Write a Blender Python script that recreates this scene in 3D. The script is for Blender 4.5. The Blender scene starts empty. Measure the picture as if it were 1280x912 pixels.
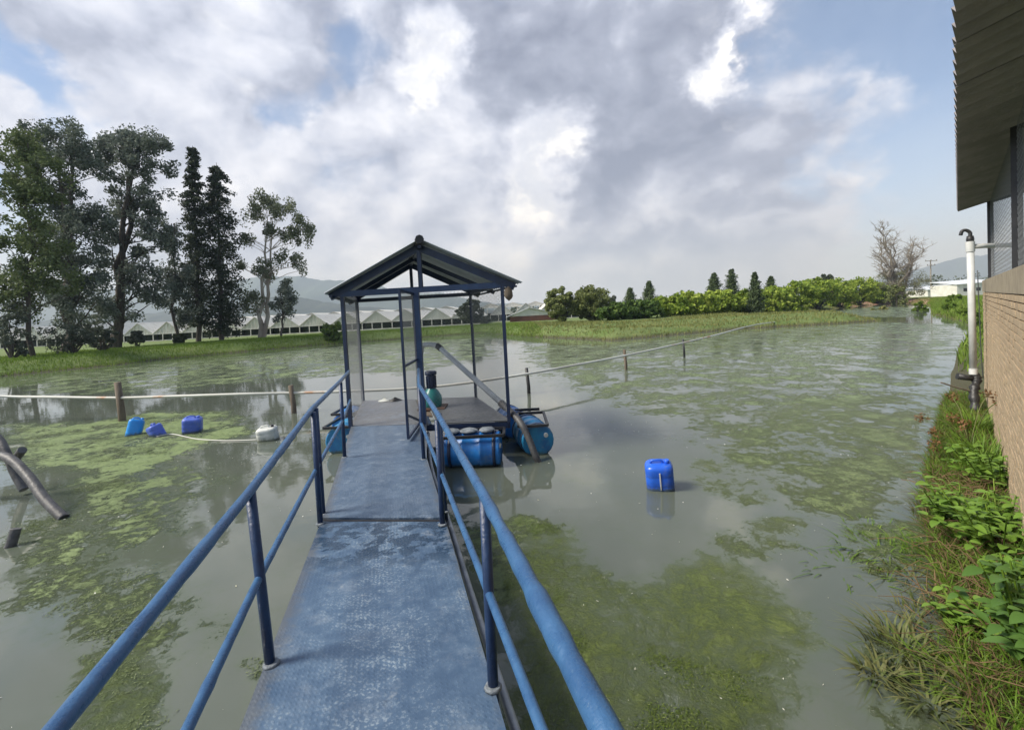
import bpy, math, random
import numpy as np
from mathutils import Vector, Matrix
random.seed(7); RNG = np.random.default_rng(7)
S = bpy.context.scene
R = math.radians
# ------------------------------------------------------------------ camera
EYE = 2.45                       # eye height above the pond
PITCH, ROLL, FPX = R(2.0), R(3.0), 560.0
cd = bpy.data.cameras.new('camera'); cam = bpy.data.objects.new('camera', cd)
S.collection.objects.link(cam); S.camera = cam
_f = Vector((0, math.cos(PITCH), -math.sin(PITCH))); _u0 = Vector((0, math.sin(PITCH), math.cos(PITCH))); _r0 = Vector((1, 0, 0))
_r = math.cos(ROLL)*_r0 - math.sin(ROLL)*_u0; _u = math.sin(ROLL)*_r0 + math.cos(ROLL)*_u0
cam.matrix_world = Matrix(((_r.x, _u.x, -_f.x, 0), (_r.y, _u.y, -_f.y, 0), (_r.z, _u.z, -_f.z, EYE), (0, 0, 0, 1)))
cd.sensor_width = 36; cd.lens = FPX/1280*36; cd.clip_start = .05; cd.clip_end = 20000
SHPX = 64 - FPX*math.tan(PITCH); cd.shift_y = -SHPX/1280
S.render.resolution_x, S.render.resolution_y = 1024, 729

def ray(px, py):                 # sight line of the surveyed photograph point
    return _f + (px-640)/FPX*_r + (456-py-SHPX)/FPX*_u
def atz(px, py, z=0.):
    d = ray(px, py); t = (z-EYE)/d.z; return Vector((t*d.x, t*d.y, z))
def atY(px, py, Y):
    d = ray(px, py); t = Y/d.y; return Vector((t*d.x, Y, EYE+t*d.z))

# ------------------------------------------------------------------ view, world, sun
S.view_settings.view_transform = 'Standard'; S.view_settings.look = 'None'
S.view_settings.exposure = 1.02; S.view_settings.gamma = 1
SUN_EL, SUN_AZ = R(44), R(-102)   # azimuth from +Y towards +X
class NT:
    def __init__(s, tree): s.t = tree; s.n = tree.nodes; s.l = tree.links
    def node(s, typ, **kw):
        n = s.n.new(typ)
        for k, v in kw.items():
            if k.startswith('_'): setattr(n, k[1:], v)
        return n
    def put(s, sock, v):
        if isinstance(v, bpy.types.NodeSocket): s.l.new(v, sock)
        elif v is not None: sock.default_value = v
    def math(s, op, a, b=None, c=None, clamp=False):
        n = s.n.new('ShaderNodeMath'); n.operation = op; n.use_clamp = clamp
        s.put(n.inputs[0], a)
        if b is not None: s.put(n.inputs[1], b)
        if c is not None: s.put(n.inputs[2], c)
        return n.outputs[0]
    def vmath(s, op, a, b=None, scale=None):
        n = s.n.new('ShaderNodeVectorMath'); n.operation = op
        s.put(n.inputs[0], a)
        if b is not None: s.put(n.inputs[1], b)
        if scale is not None: s.put(n.inputs['Scale'], scale)
        return n.outputs['Value'] if op in ('DOT_PRODUCT', 'LENGTH') else n.outputs[0]
    def noise(s, vec, scale, detail=4, rough=.5, dist=0., col=False):
        n = s.n.new('ShaderNodeTexNoise'); n.inputs['Scale'].default_value = scale
        n.inputs['Detail'].default_value = detail; n.inputs['Roughness'].default_value = rough
        n.inputs['Distortion'].default_value = dist
        if vec is not None: s.l.new(vec, n.inputs['Vector'])
        return n.outputs['Color' if col else 'Fac']
    def ss(s, v, a, b, lo=0., hi=1., typ='SMOOTHSTEP'):
        n = s.n.new('ShaderNodeMapRange'); n.interpolation_type = typ
        s.put(n.inputs[0], v); n.inputs[1].default_value = a; n.inputs[2].default_value = b
        n.inputs[3].default_value = lo; n.inputs[4].default_value = hi
        return n.outputs[0]
    def mix(s, f, a, b):
        n = s.n.new('ShaderNodeMix'); n.data_type = 'RGBA'; s.put(n.inputs[0], f)
        for so, v in ((n.inputs[6], a), (n.inputs[7], b)):
            s.put(so, (*v, 1) if isinstance(v, tuple) and len(v) == 3 else v)
        return n.outputs[2]
    def mapv(s, vec, scale=(1, 1, 1), loc=(0, 0, 0)):
        n = s.n.new('ShaderNodeMapping'); s.l.new(vec, n.inputs[0])
        n.inputs['Scale'].default_value = scale; n.inputs['Location'].default_value = loc
        return n.outputs[0]

W = bpy.data.worlds.new('World'); S.world = W; W.use_nodes = True
w = NT(W.node_tree); w.n.clear()
tc = w.node('ShaderNodeTexCoord'); dirv = w.vmath('NORMALIZE', tc.outputs['Generated'])
sky = w.n.new('ShaderNodeTexSky'); sky.sky_type = 'NISHITA'; sky.sun_disc = False
sky.sun_elevation = SUN_EL; sky.sun_rotation = SUN_AZ; sky.altitude = 2600; sky.air_density = 1.0; sky.dust_density = 1.5
sep = w.n.new('ShaderNodeSeparateXYZ'); w.l.new(dirv, sep.inputs[0]); dz = sep.outputs[2]
p0 = w.mapv(dirv, (1, 1, 1.35))
warp = w.vmath('SCALE', w.vmath('SUBTRACT', w.noise(p0, 2.6, 4, .5, col=True), (.5, .5, .5)), scale=.16)
p = w.vmath('ADD', p0, warp)
def dens(off):
    q = w.vmath('ADD', p, off)
    return w.noise(q, 3.2, 10, .55)
d0 = dens((0, 0, 0)); d1 = dens((-.03, .02, .06))
wob = w.vmath('SCALE', w.vmath('SUBTRACT', w.noise(p0, 5.0, 6, .6, col=True), (.5, .5, .5)), scale=.30)
wdir = w.vmath('NORMALIZE', w.vmath('ADD', dirv, wob))
def blob(px, py, deg):
    d = ray(px, py).normalized()
    return w.ss(w.vmath('DOT_PRODUCT', wdir, tuple(d)), math.cos(R(deg)), 1.0)
def accum(base, lst):
    v = base
    for px, py, deg, wt in lst: v = w.math('MULTIPLY_ADD', blob(px, py, deg), wt, v)
    return v
cov = accum(w.math('MULTIPLY_ADD', d0, 1.5, -.17), [
    (420, 200, 34, .24), (550, 290, 9, .15), (800, 200, 26, .26), (900, 195, 17, .34), (800, 60, 12, .2), (620, 40, 22, .15), (60, 40, 12, .06), (250, 60, 12, .16),
    (435, 45, 6, -.34), (365, 120, 5, -.26), (1090, 50, 17, -.34), (1010, 120, 9, -.1), (1130, 260, 16, -.14), (1000, 330, 14, -.08), (30, 60, 13, .24), (170, 40, 10, .12), (20, 10, 6, -.2), (95, 120, 5, -.25), (980, 250, 12, .08),
    (1090, 160, 6, .22), (1090, 245, 6, .18), (905, 80, 4, .25), (110, 110, 7, -.16), (20, 170, 8, -.06)])
cmask = w.ss(cov, .44, .74)
br = accum(w.math('MULTIPLY_ADD', w.math('SUBTRACT', d0, d1), 2.3, .43), [
    (545, 70, 6, .34), (575, 140, 7, .14), (700, 185, 6, .30), (665, 250, 6, .28), (625, 310, 9, .20), (905, 78, 4.5, .45), (250, 50, 11, .16),
    (470, 210, 12, .12), (150, 60, 10, .06), (40, 110, 10, .08), (1100, 150, 7, .20), (560, 300, 14, .06),
    (760, 90, 14, -.20), (860, 220, 14, -.22), (660, 40, 9, -.18), (340, 30, 8, -.14), (400, 300, 8, -.05), (740, 300, 9, -.06)])
br = w.math('MULTIPLY_ADD', w.math('SUBTRACT', w.noise(p, 7.0, 6, .55), .5), .26, br)
brc = w.ss(br, .0, 1., typ='LINEAR')
ramp = w.n.new('ShaderNodeValToRGB'); w.l.new(brc, ramp.inputs[0]); e = ramp.color_ramp.elements
CS = 10.0                       # clouds are ten times what the 0.1 strength below lets through
e[0].position = 0; e[0].color = (.135, .15, .20, 1); e[1].position = 1; e[1].color = (.64, .64, .645, 1)
for pos, c in ((.3, (.22, .24, .305)), (.5, (.335, .36, .435)), (.75, (.48, .50, .565))):
    q = e.new(pos); q.color = (*c, 1)
fl = w.noise(w.vmath('ADD', p0, w.vmath('SCALE', wob, scale=.35)), 8.5, 8, .58)
puff = accum(w.math('MULTIPLY', fl, .62), [(545, 85, 6.5, .30), (530, 150, 4, .18), (700, 185, 5.0, .36), (662, 240, 4.5, .32), (625, 300, 7, .20), (907, 80, 3.6, .50), (945, 125, 5, .12), (260, 40, 9, .14), (835, 40, 5, .16), (35, 90, 8, .14), (450, 190, 8, .12)])
pm = w.math('MULTIPLY', w.ss(puff, .46, .68), .8)
cc_ = w.mix(pm, ramp.outputs[0], w.mix(w.ss(w.noise(wdir, 10, 7, .62), .36, .66), (.40, .425, .49), (.68, .68, .675)))
cmask = w.math('MAXIMUM', cmask, w.ss(puff, .45, .58))
ccol = w.vmath('SCALE', cc_, scale=CS)
blue = w.vmath('MULTIPLY', sky.outputs[0], (.80, .84, .88))
lp = w.mix(w.math('MULTIPLY', w.ss(dz, .40, .02), .70), blue, (3.5, 4.2, 5.4))     # pale air towards the horizon
veil = w.math('MULTIPLY', w.ss(w.noise(p, 1.7, 6, .6), .35, .8), .38)
lp = w.mix(veil, lp, (3.4, 4.0, 5.0))
out = w.mix(cmask, lp, ccol)
hz = w.math('MULTIPLY', w.ss(dz, .20, -.02), .7)
out = w.mix(hz, out, (3.5, 4.25, 5.6))
bg = w.n.new('ShaderNodeBackground'); w.l.new(out, bg.inputs[0]); bg.inputs[1].default_value = .1
wo = w.n.new('ShaderNodeOutputWorld'); w.l.new(bg.outputs[0], wo.inputs[0])

sd = bpy.data.lights.new('sun', 'SUN'); sun = bpy.data.objects.new('sun', sd); S.collection.objects.link(sun)
sd.energy = 3.2; sd.angle = R(18); sd.color = (1, .95, .87)
sv = Vector((math.sin(SUN_AZ)*math.cos(SUN_EL), math.cos(SUN_AZ)*math.cos(SUN_EL), math.sin(SUN_EL)))
sun.rotation_euler = sv.to_track_quat('Z', 'Y').to_euler()

# ------------------------------------------------------------------ materials
def newmat(name):
    m = bpy.data.materials.new(name); m.use_nodes = True; t = NT(m.node_tree)
    return m, t, t.n['Principled BSDF']
def mat(name, a, b=None, scale=6., rough=.6, metal=0., bump=0., bscale=None, c=None, cscale=30., cthr=(.6, .7), spec=.5, rrange=None, vscale=(1, 1, 1), trans=0.):
    """two colours mixed by noise, a third in spots, fine relief"""
    m, t, P = newmat(name)
    co = t.node('ShaderNodeTexCoord').outputs['Object']; co = t.mapv(co, vscale)
    col = (*a, 1)
    if b: col = t.mix(t.ss(t.noise(co, scale, 6, .6), .35, .65), a, b)
    if c: col = t.mix(t.ss(t.noise(co, cscale, 5, .65), *cthr), col, c)
    t.put(P.inputs['Base Color'], col); P.inputs['Roughness'].default_value = rough; P.inputs['Metallic'].default_value = metal
    P.inputs['Specular IOR Level'].default_value = spec
    if rrange: t.put(P.inputs['Roughness'], t.ss(t.noise(co, scale*2, 5, .6), .3, .7, *rrange))
    if bump:
        bn = t.n.new('ShaderNodeBump'); bn.inputs['Strength'].default_value = bump; bn.inputs['Distance'].default_value = .02
        t.l.new(t.noise(co, bscale or scale*4, 5, .6), bn.inputs['Height']); t.l.new(bn.outputs[0], P.inputs['Normal'])
    return m
def leafmat(name, cols, trans=.28, rough=.75, nscale=.4):
    m, t, P = newmat(name)
    g = t.n.new('ShaderNodeNewGeometry'); rp = t.n.new('ShaderNodeValToRGB'); e = rp.color_ramp.elements
    e[0].color = (*cols[0], 1); e[1].color = (*cols[-1], 1)
    for i, c in enumerate(cols[1:-1]): q = e.new((i+1)/(len(cols)-1)); q.color = (*c, 1)
    oi = t.n.new('ShaderNodeObjectInfo')
    co = t.node('ShaderNodeTexCoord').outputs['Object']
    f = t.math('ADD', t.math('MULTIPLY', g.outputs['Random Per Island'], .6), t.math('MULTIPLY', t.noise(co, nscale, 3), .5))
    f = t.math('ADD', f, t.math('MULTIPLY', t.math('SUBTRACT', oi.outputs['Random'], .5), .25))
    t.l.new(f, rp.inputs[0]); t.l.new(rp.outputs[0], P.inputs['Base Color']); P.inputs['Roughness'].default_value = rough; P.inputs['Specular IOR Level'].default_value = .25
    tr = t.n.new('ShaderNodeBsdfTranslucent'); t.l.new(rp.outputs[0], tr.inputs[0])
    mx = t.n.new('ShaderNodeMixShader'); mx.inputs[0].default_value = trans
    t.l.new(P.outputs[0], mx.inputs[1]); t.l.new(tr.outputs[0], mx.inputs[2]); t.l.new(mx.outputs[0], t.n['Material Output'].inputs[0])
    return m
M = {}
M['rail'] = mat('rail_paint', (.024, .080, .19), (.037, .112, .24), 9, .3, 0, .22, 90, c=(.10, .17, .26), cscale=70, cthr=(.62, .74), rrange=(.24, .42))
M['navy'] = mat('navy_paint', (.008, .017, .048), (.012, .026, .07), 7, .42, 0, .2, 50, c=(.05, .05, .06), cscale=50, cthr=(.66, .74))
M['postblue'] = mat('post_paint', (.008, .024, .072), (.012, .036, .10), 7, .4, 0, .25, 50, c=(.07, .09, .12), cscale=50, cthr=(.66, .74))
M['galv'] = mat('galvanised', (.36, .38, .40), (.24, .26, .28), 6, .45, .5, .1, c=(.22, .14, .08), cscale=12, cthr=(.68, .8))
M['sheet'] = mat('roof_sheet', (.42, .46, .48), (.33, .37, .39), 3, .5, .25, .1, c=(.2, .2, .18), cscale=9, cthr=(.6, .8))
M['drum'] = mat('blue_plastic', (.015, .17, .50), (.012, .12, .40), 5, .38, 0, .12, 20, c=(.18, .30, .42), cscale=14, cthr=(.60, .78))
M['drumgreen'] = mat('dirty_blue_plastic', (.02, .22, .42), (.02, .13, .32), 5, .42, 0, .12, 20, c=(.25, .35, .40), cscale=14, cthr=(.6, .78))
M['can_royal'] = mat('royal_plastic', (.015, .09, .55), (.02, .12, .62), 5, .3, c=(.12, .22, .5), cscale=18, cthr=(.64, .8), bump=.05)
M['can_cyan'] = mat('cyan_plastic', (.01, .22, .62), (.015, .26, .70), 5, .35, c=(.15, .35, .55), cscale=18, cthr=(.62, .8), bump=.05)
M['can_violet'] = mat('violet_blue_plastic', (.06, .12, .50), (.09, .15, .55), 5, .4, c=(.3, .34, .5), cscale=18, cthr=(.6, .8), bump=.05)
M['can_white'] = mat('white_plastic', (.62, .63, .60), (.5, .52, .48), 6, .45, c=(.3, .32, .2), cscale=14, cthr=(.62, .8), bump=.05)
M['pvc'] = mat('white_pvc', (.60, .61, .60), (.48, .50, .50), 4, .4, 0, .05, c=(.28, .27, .22), cscale=10, cthr=(.62, .85))
M['greypipe'] = mat('grey_pipe', (.56, .58, .58), (.44, .46, .46), 5, .42, c=(.2, .2, .18), cscale=12, cthr=(.62, .8))
M['floatpipe'] = mat('weathered_float_pipe', (.58, .59, .54), (.46, .45, .40), .5, .5, c=(.42, .24, .14), cscale=.7, cthr=(.56, .66))
M['black'] = mat('black_plastic', (.018, .018, .02), (.03, .03, .03), 8, .45, 0, .3, 30)
M['hose'] = mat('worn_black_hose', (.045, .045, .048), (.10, .10, .10), 7, .5, 0, .5, 25, c=(.2, .2, .19), cscale=20, cthr=(.6, .75))
M['teal'] = mat('teal_pump_paint', (.02, .20, .19), (.015, .14, .14), 9, .35, 0, .15, c=(.03, .09, .14), cscale=12, cthr=(.6, .7))
M['wood'] = mat('old_wood', (.10, .075, .05), (.16, .13, .10), 9, .85, 0, .6, 40, vscale=(1, 1, .2))
M['rust'] = mat('rusty_iron', (.16, .08, .045), (.08, .05, .04), 14, .8, 0, .3)
M['wire'] = mat('wire', (.20, .215, .23), None, 5, .45, .7)
M['brightwire'] = mat('galvanised_wire', (.22, .235, .25), None, 5, .6, 0)
M['darkwire'] = mat('dark_wire', (.10, .11, .12), None, 5, .5, .6)
M['grime'] = mat('grey_rubble', (.26, .29, .31), (.14, .16, .18), 14, .8, 0, .6)
M['brick'] = mat('pale_brick', (.46, .35, .225), (.37, .285, .185), 3, .85, 0, .5, 60, c=(.44, .40, .31), cscale=9, cthr=(.56, .75))
M['mortar'] = mat('mortar', (.20, .165, .12), (.15, .125, .095), 6, .95, 0, .5, 50)
M['render'] = mat('cement_band', (.33, .28, .20), (.26, .22, .16), 5, .9, 0, .5, 40, c=(.15, .13, .09), cscale=7, cthr=(.6, .75))
M['eave'] = mat('weathered_roof_tile', (.25, .232, .235), (.19, .177, .18), 2.5, .85, 0, .3, 30, c=(.30, .275, .27), cscale=8, cthr=(.6, .75))
M['steel'] = mat('black_steel', (.014, .015, .018), (.025, .025, .028), 8, .5)
M['bark'] = mat('dark_bark', (.055, .045, .038), (.10, .085, .07), 5, .9, 0, .8, 12, vscale=(1, 1, .25))
M['palebark'] = mat('pale_gum_bark', (.42, .38, .33), (.26, .21, .17), 1.2, .8, 0, .4, 8, vscale=(1, 1, .3))
M['greybark'] = mat('grey_bare_bark', (.26, .235, .19), (.17, .15, .12), 3, .85, 0, .5, 12)
M['gum'] = leafmat('gum_leaves', [(.055, .075, .055), (.105, .13, .10), (.18, .21, .17), (.28, .31, .27)])
M['gumlight'] = leafmat('light_gum_leaves', [(.055, .08, .03), (.10, .135, .05), (.17, .21, .09)])
M['gumopen'] = leafmat('open_gum_leaves', [(.065, .085, .045), (.13, .155, .085), (.23, .25, .16)])
M['conifer'] = leafmat('conifer_needles', [(.02, .034, .018), (.045, .06, .034), (.08, .10, .055)], .1)
M['coniferlight'] = leafmat('light_conifer_needles', [(.045, .07, .03), (.085, .12, .05), (.15, .19, .08)], .2)
M['bushdark'] = leafmat('dark_bush_leaves', [(.045, .06, .04), (.09, .11, .075), (.18, .20, .16)])
M['bushgreen'] = leafmat('green_bush_leaves', [(.04, .08, .018), (.08, .14, .03), (.14, .20, .05)])
M['hedge'] = leafmat('bright_broad_leaves', [(.06, .11, .015), (.16, .24, .03), (.28, .36, .05), (.40, .46, .10)], .3)
M['olive'] = leafmat('olive_leaves', [(.08, .10, .03), (.16, .19, .06), (.28, .31, .12)])
M['dryleaf'] = leafmat('dry_twigs', [(.09, .10, .05), (.15, .16, .075), (.20, .21, .10)], .1)
M['grass'] = leafmat('bank_grass', [(.07, .13, .018), (.13, .21, .028), (.21, .29, .05)], .3)
M['grasstan'] = leafmat('tan_grass', [(.10, .13, .03), (.18, .20, .06), (.27, .25, .10)], .3)
M['nearleaf'] = leafmat('near_leaves', [(.05, .12, .025), (.09, .18, .04), (.15, .25, .07)], .3, .4, 3)
M['nearleafyellow'] = leafmat('near_yellow_leaves', [(.08, .17, .02), (.15, .27, .04), (.24, .36, .07)], .3, .45, 3)
M['neargrass'] = leafmat('near_grass', [(.05, .11, .012), (.11, .20, .022), (.22, .31, .045)], .3, .5, 3)
M['dryreed'] = leafmat('dry_reed', [(.04, .05, .02), (.08, .11, .03), (.17, .17, .07), (.07, .13, .03)], .2, .6, 3)
M['rootbrown'] = leafmat('dry_roots', [(.05, .035, .02), (.12, .08, .04), (.22, .15, .08)], .1, .7, 3)
M['seed'] = leafmat('brown_seed', [(.10, .05, .02), (.20, .11, .05)], .1, .8, 3)
M['plastic_roof'] = mat('greenhouse_film', (.78, .77, .70), (.68, .67, .61), .5, .5, c=(.55, .53, .46), cscale=1.3, cthr=(.5, .7))
M['plastic_gable'] = mat('greenhouse_gable_film', (.80, .79, .73), (.64, .63, .57), .9, .5)
M['white_post'] = mat('pale_post', (.62, .61, .57), (.5, .49, .45), 2, .7)
for k_ in ('plastic_roof', 'plastic_gable'):
    t = NT(M[k_].node_tree); P = t.n['Principled BSDF']; tr = t.n.new('ShaderNodeBsdfTranslucent'); tr.inputs[0].default_value = (.85, .84, .78, 1)
    mx = t.n.new('ShaderNodeMixShader'); mx.inputs[0].default_value = .15; t.l.new(P.outputs[0], mx.inputs[1]); t.l.new(tr.outputs[0], mx.inputs[2]); t.l.new(mx.outputs[0], t.n['Material Output'].inputs[0])
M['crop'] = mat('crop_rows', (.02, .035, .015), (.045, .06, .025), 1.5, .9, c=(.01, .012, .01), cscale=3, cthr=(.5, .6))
M['white_roof'] = mat('white_metal_roof', (.68, .70, .72), (.58, .60, .62), 1, .5)
M['redwall'] = mat('red_brown_wall', (.16, .07, .05), (.12, .06, .045), 1, .9)
M['hill'] = mat('far_forest', (.035, .06, .035), (.055, .085, .045), .004, .95)
M['hillnear'] = mat('nearer_forest', (.02, .035, .02), (.04, .055, .03), .01, .95)

for k_ in ('drum', 'drumgreen', 'can_royal', 'can_cyan', 'can_violet', 'can_white'):      # slime stain along the waterline
    t = NT(M[k_].node_tree); P = t.n['Principled BSDF']; src = P.inputs['Base Color'].links[0].from_socket
    co = t.node('ShaderNodeTexCoord').outputs['Object']; sx = t.n.new('ShaderNodeSeparateXYZ'); t.l.new(co, sx.inputs[0])
    f = t.ss(t.math('ADD', sx.outputs[2], t.math('MULTIPLY', t.noise(co, 16, 5, .7), .16)), .17, .09)
    dirt = t.mix(t.math('MULTIPLY', t.ss(t.noise(co, 7, 6, .75), .52, .70), .35), src, (.20, .23, .20))
    t.put(P.inputs['Base Color'], t.mix(t.math('MULTIPLY', f, .85), dirt, (.055, .07, .03)))
t = NT(M['brick'].node_tree); P = t.n['Principled BSDF']; src = P.inputs['Base Color'].links[0].from_socket; oi = t.n.new('ShaderNodeObjectInfo')
t.put(P.inputs['Base Color'], t.mix(t.math('MULTIPLY', oi.outputs['Random'], .32), src, (.22, .16, .11)))
# deck plates: blue paint with pale wear, dark damp patches
def deckmat(name, wear, a, b, cc):
    m, t, P = newmat(name)
    co = t.node('ShaderNodeTexCoord').outputs['Object']
    big = t.noise(co, 1.5, 6, .65); fine = t.noise(co, 60, 4, .75); mid = t.noise(co, 11, 7, .72)
    sx = t.n.new('ShaderNodeSeparateXYZ'); t.l.new(co, sx.inputs[0]); K = 150.
    pa = t.math('SINE', t.math('MULTIPLY', t.math('ADD', sx.outputs[0], sx.outputs[1]), K)); pb_ = t.math('SINE', t.math('MULTIPLY', t.math('SUBTRACT', sx.outputs[0], sx.outputs[1]), K*.55))
    dia = t.math('MULTIPLY', t.ss(t.math('MULTIPLY', pa, pb_), .25, .6), t.ss(t.noise(co, 3.2, 5, .7), .40, .58))                       # raised lozenges of the worn chequer plate
    col = t.mix(t.ss(t.math('ADD', mid, t.math('MULTIPLY', t.math('SUBTRACT', big, .5), .8)), .35, .65), a, b)
    ctr = t.math('ABSOLUTE', t.math('ADD', t.math('MULTIPLY_ADD', sx.outputs[1], .28, .13), sx.outputs[0]))
    big = t.math('ADD', big, t.ss(ctr, .42, .05, -.04, .10))
    zone = t.ss(t.math('ADD', big, t.math('MULTIPLY', t.math('SUBTRACT', mid, .5), .9)), .44, .74)
    wf = t.math('MULTIPLY', t.math('MULTIPLY', t.math('MAXIMUM', dia, t.ss(fine, .52, .62)), t.ss(fine, .38, .58)), zone)
    col = t.mix(t.math('MULTIPLY', wf, wear), col, cc)
    dust = t.math('MULTIPLY', t.ss(t.noise(co, 4.3, 7, .72), .50, .72), .55)
    col = t.mix(dust, col, (.20, .25, .31))
    pale = t.math('MULTIPLY', t.ss(t.noise(t.mapv(co, loc=(3, 7, 0)), 2.6, 5, .7), .64, .72), .5)
    col = t.mix(pale, col, (.38, .40, .40))
    wy = t.math('MULTIPLY', t.ss(sx.outputs[1], 3.0, 3.5), t.ss(sx.outputs[1], 4.3, 3.9))
    st = t.math('MULTIPLY', t.ss(t.noise(t.mapv(co, loc=(1.3, 0, 0)), 6.5, 6, .7), .47, .53), wy)
    edge = t.math('MULTIPLY', t.ss(t.math('ADD', ctr, t.math('MULTIPLY', mid, .25)), .60, .72), .6); col = t.mix(edge, col, (.09, .085, .075))
    st = t.math('MAXIMUM', t.math('MULTIPLY', st, .9), t.math('MULTIPLY', t.ss(t.noise(co, 9, 6, .75, .5), .66, .70), .45))
    col = t.mix(st, col, (.02, .045, .085))
    t.l.new(col, P.inputs['Base Color'])
    t.l.new(t.math('SUBTRACT', t.ss(mid, .3, .7, .38, .62), t.math('MULTIPLY', st, .25)), P.inputs['Roughness'])
    bn = t.n.new('ShaderNodeBump'); bn.inputs['Strength'].default_value = .35; bn.inputs['Distance'].default_value = .004
    t.l.new(t.math('ADD', t.math('MULTIPLY', fine, .6), t.math('ADD', dia, t.math('MULTIPLY', mid, .8))), bn.inputs['Height']); t.l.new(bn.outputs[0], P.inputs['Normal'])
    return m
M['deck'] = deckmat('blue_deck', .85, (.055, .100, .172), (.082, .138, .218), (.29, .35, .40))
M['deck2'] = deckmat('grey_blue_deck', .5, (.066, .105, .165), (.092, .135, .20), (.24, .29, .34))
M['deck3'] = deckmat('brown_grey_deck', .4, (.12, .13, .15), (.15, .155, .165), (.25, .25, .26))
M['deck4'] = deckmat('dark_grey_deck', .3, (.055, .075, .10), (.08, .095, .115), (.17, .18, .20))

# ------------------------------------------------------------------ mesh helpers
def tag(o, label=None, cat=None, group=None, kind=None):
    if label: o['label'] = label
    if cat: o['category'] = cat
    if group: o['group'] = group
    if kind: o['kind'] = kind
    return o
def thing(name, label, cat, loc=(0, 0, 0), group=None):
    o = bpy.data.objects.new(name, None); S.collection.objects.link(o); o.location = loc; o.empty_display_size = .2
    return tag(o, label, cat, group)
def link(name, me, parent=None, loc=None):
    o = bpy.data.objects.new(name, me); S.collection.objects.link(o)
    if parent is not None:
        o.parent = parent
        # geometry is given in world coordinates; the parents are unrotated empties
        o.matrix_parent_inverse = Matrix.Translation(-world_loc(parent))
    if loc is not None: o.location = loc
    return o
def world_loc(o):
    v = Vector((0, 0, 0))
    if o.type == 'EMPTY': return Vector(o.location)
    return v
class MB:
    def __init__(s): s.v = []; s.f = []; s.sm = []
    def add(s, vs, fs, smooth=False):
        b = len(s.v); s.v += [tuple(v) for v in vs]; s.f += [tuple(i+b for i in f) for f in fs]; s.sm += [smooth]*len(fs); return s
    def box(s, c, d, rz=0):
        cx, cy, cz = c; x, y, z = (k/2 for k in d); ca, sa = math.cos(rz), math.sin(rz)
        vs = []
        for a, b, e in ((-1,-1,-1),(1,-1,-1),(1,1,-1),(-1,1,-1),(-1,-1,1),(1,-1,1),(1,1,1),(-1,1,1)):
            vs.append((cx+a*x*ca-b*y*sa, cy+a*x*sa+b*y*ca, cz+e*z))
        return s.add(vs, [(3,2,1,0),(4,5,6,7),(0,1,5,4),(1,2,6,5),(2,3,7,6),(3,0,4,7)])
    def slab(s, quad, th):      # quad: 4 top corners (ccw), thickness downwards
        q = [Vector(p) for p in quad]; lo = [p-Vector((0, 0, th)) for p in q]
        return s.add(lo+q, [(3,2,1,0),(4,5,6,7),(0,1,5,4),(1,2,6,5),(2,3,7,6),(3,0,4,7)])
    def bar(s, a, b, wd, ht, up=(0, 0, 1)):
        a, b = Vector(a), Vector(b); d = (b-a).normalized(); u = Vector(up)
        if abs(d.dot(u)) > .98: u = Vector((0, 1, 0))
        x = d.cross(u).normalized(); y = x.cross(d)
        vs = [p+x*i*wd/2+y*j*ht/2 for p in (a, b) for i, j in ((-1,-1),(1,-1),(1,1),(-1,1))]
        return s.add(vs, [(3,2,1,0),(4,5,6,7),(0,1,5,4),(1,2,6,5),(2,3,7,6),(3,0,4,7)])
    def tube(s, pts, r, n=10, cap=True):
        pts = [Vector(p) for p in pts]; m = len(pts); rs = r if isinstance(r, (list, tuple)) else [r]*m
        x = None; vs = []
        for i in range(m):
            d = (pts[min(i+1, m-1)]-pts[max(i-1, 0)]).normalized()
            if x is None:
                x = d.cross(Vector((0, 0, 1)));
                if x.length < .05: x = d.cross(Vector((0, 1, 0)))
            else: x = x-d*x.dot(d)
            x.normalize(); y = d.cross(x)
            for k in range(n):
                t = 2*math.pi*k/n; vs.append(pts[i]+(x*math.cos(t)+y*math.sin(t))*rs[i])
        fs = [(i*n+k, i*n+(k+1) % n, (i+1)*n+(k+1) % n, (i+1)*n+k) for i in range(m-1) for k in range(n)]
        s.add(vs, fs, True)
        if cap:
            b = len(s.v)-len(vs)
            s.f += [tuple(b+k for k in range(n))[::-1], tuple(b+(m-1)*n+k for k in range(n))]; s.sm += [False]*2
        return s
    def mesh(s, name, m):
        me = bpy.data.meshes.new(name); me.from_pydata(s.v, [], s.f); me.materials.append(m)
        me.polygons.foreach_set('use_smooth', s.sm); me.validate(); me.update(); return me
    def build(s, name, m, parent=None): return link(name, s.mesh(name, m), parent)
def np_mesh(name, V, F, m, smooth=False):
    me = bpy.data.meshes.new(name); k = F.shape[1]
    me.vertices.add(len(V)); me.vertices.foreach_set('co', V.astype(np.float32).ravel())
    me.loops.add(F.size); me.loops.foreach_set('vertex_index', F.astype(np.int32).ravel())
    me.polygons.add(len(F)); me.polygons.foreach_set('loop_start', np.arange(0, F.size, k, dtype=np.int32))
    me.polygons.foreach_set('loop_total', np.full(len(F), k, dtype=np.int32))
    me.polygons.foreach_set('use_smooth', np.full(len(F), smooth))
    me.materials.append(m); me.update(calc_edges=True); return me
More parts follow.
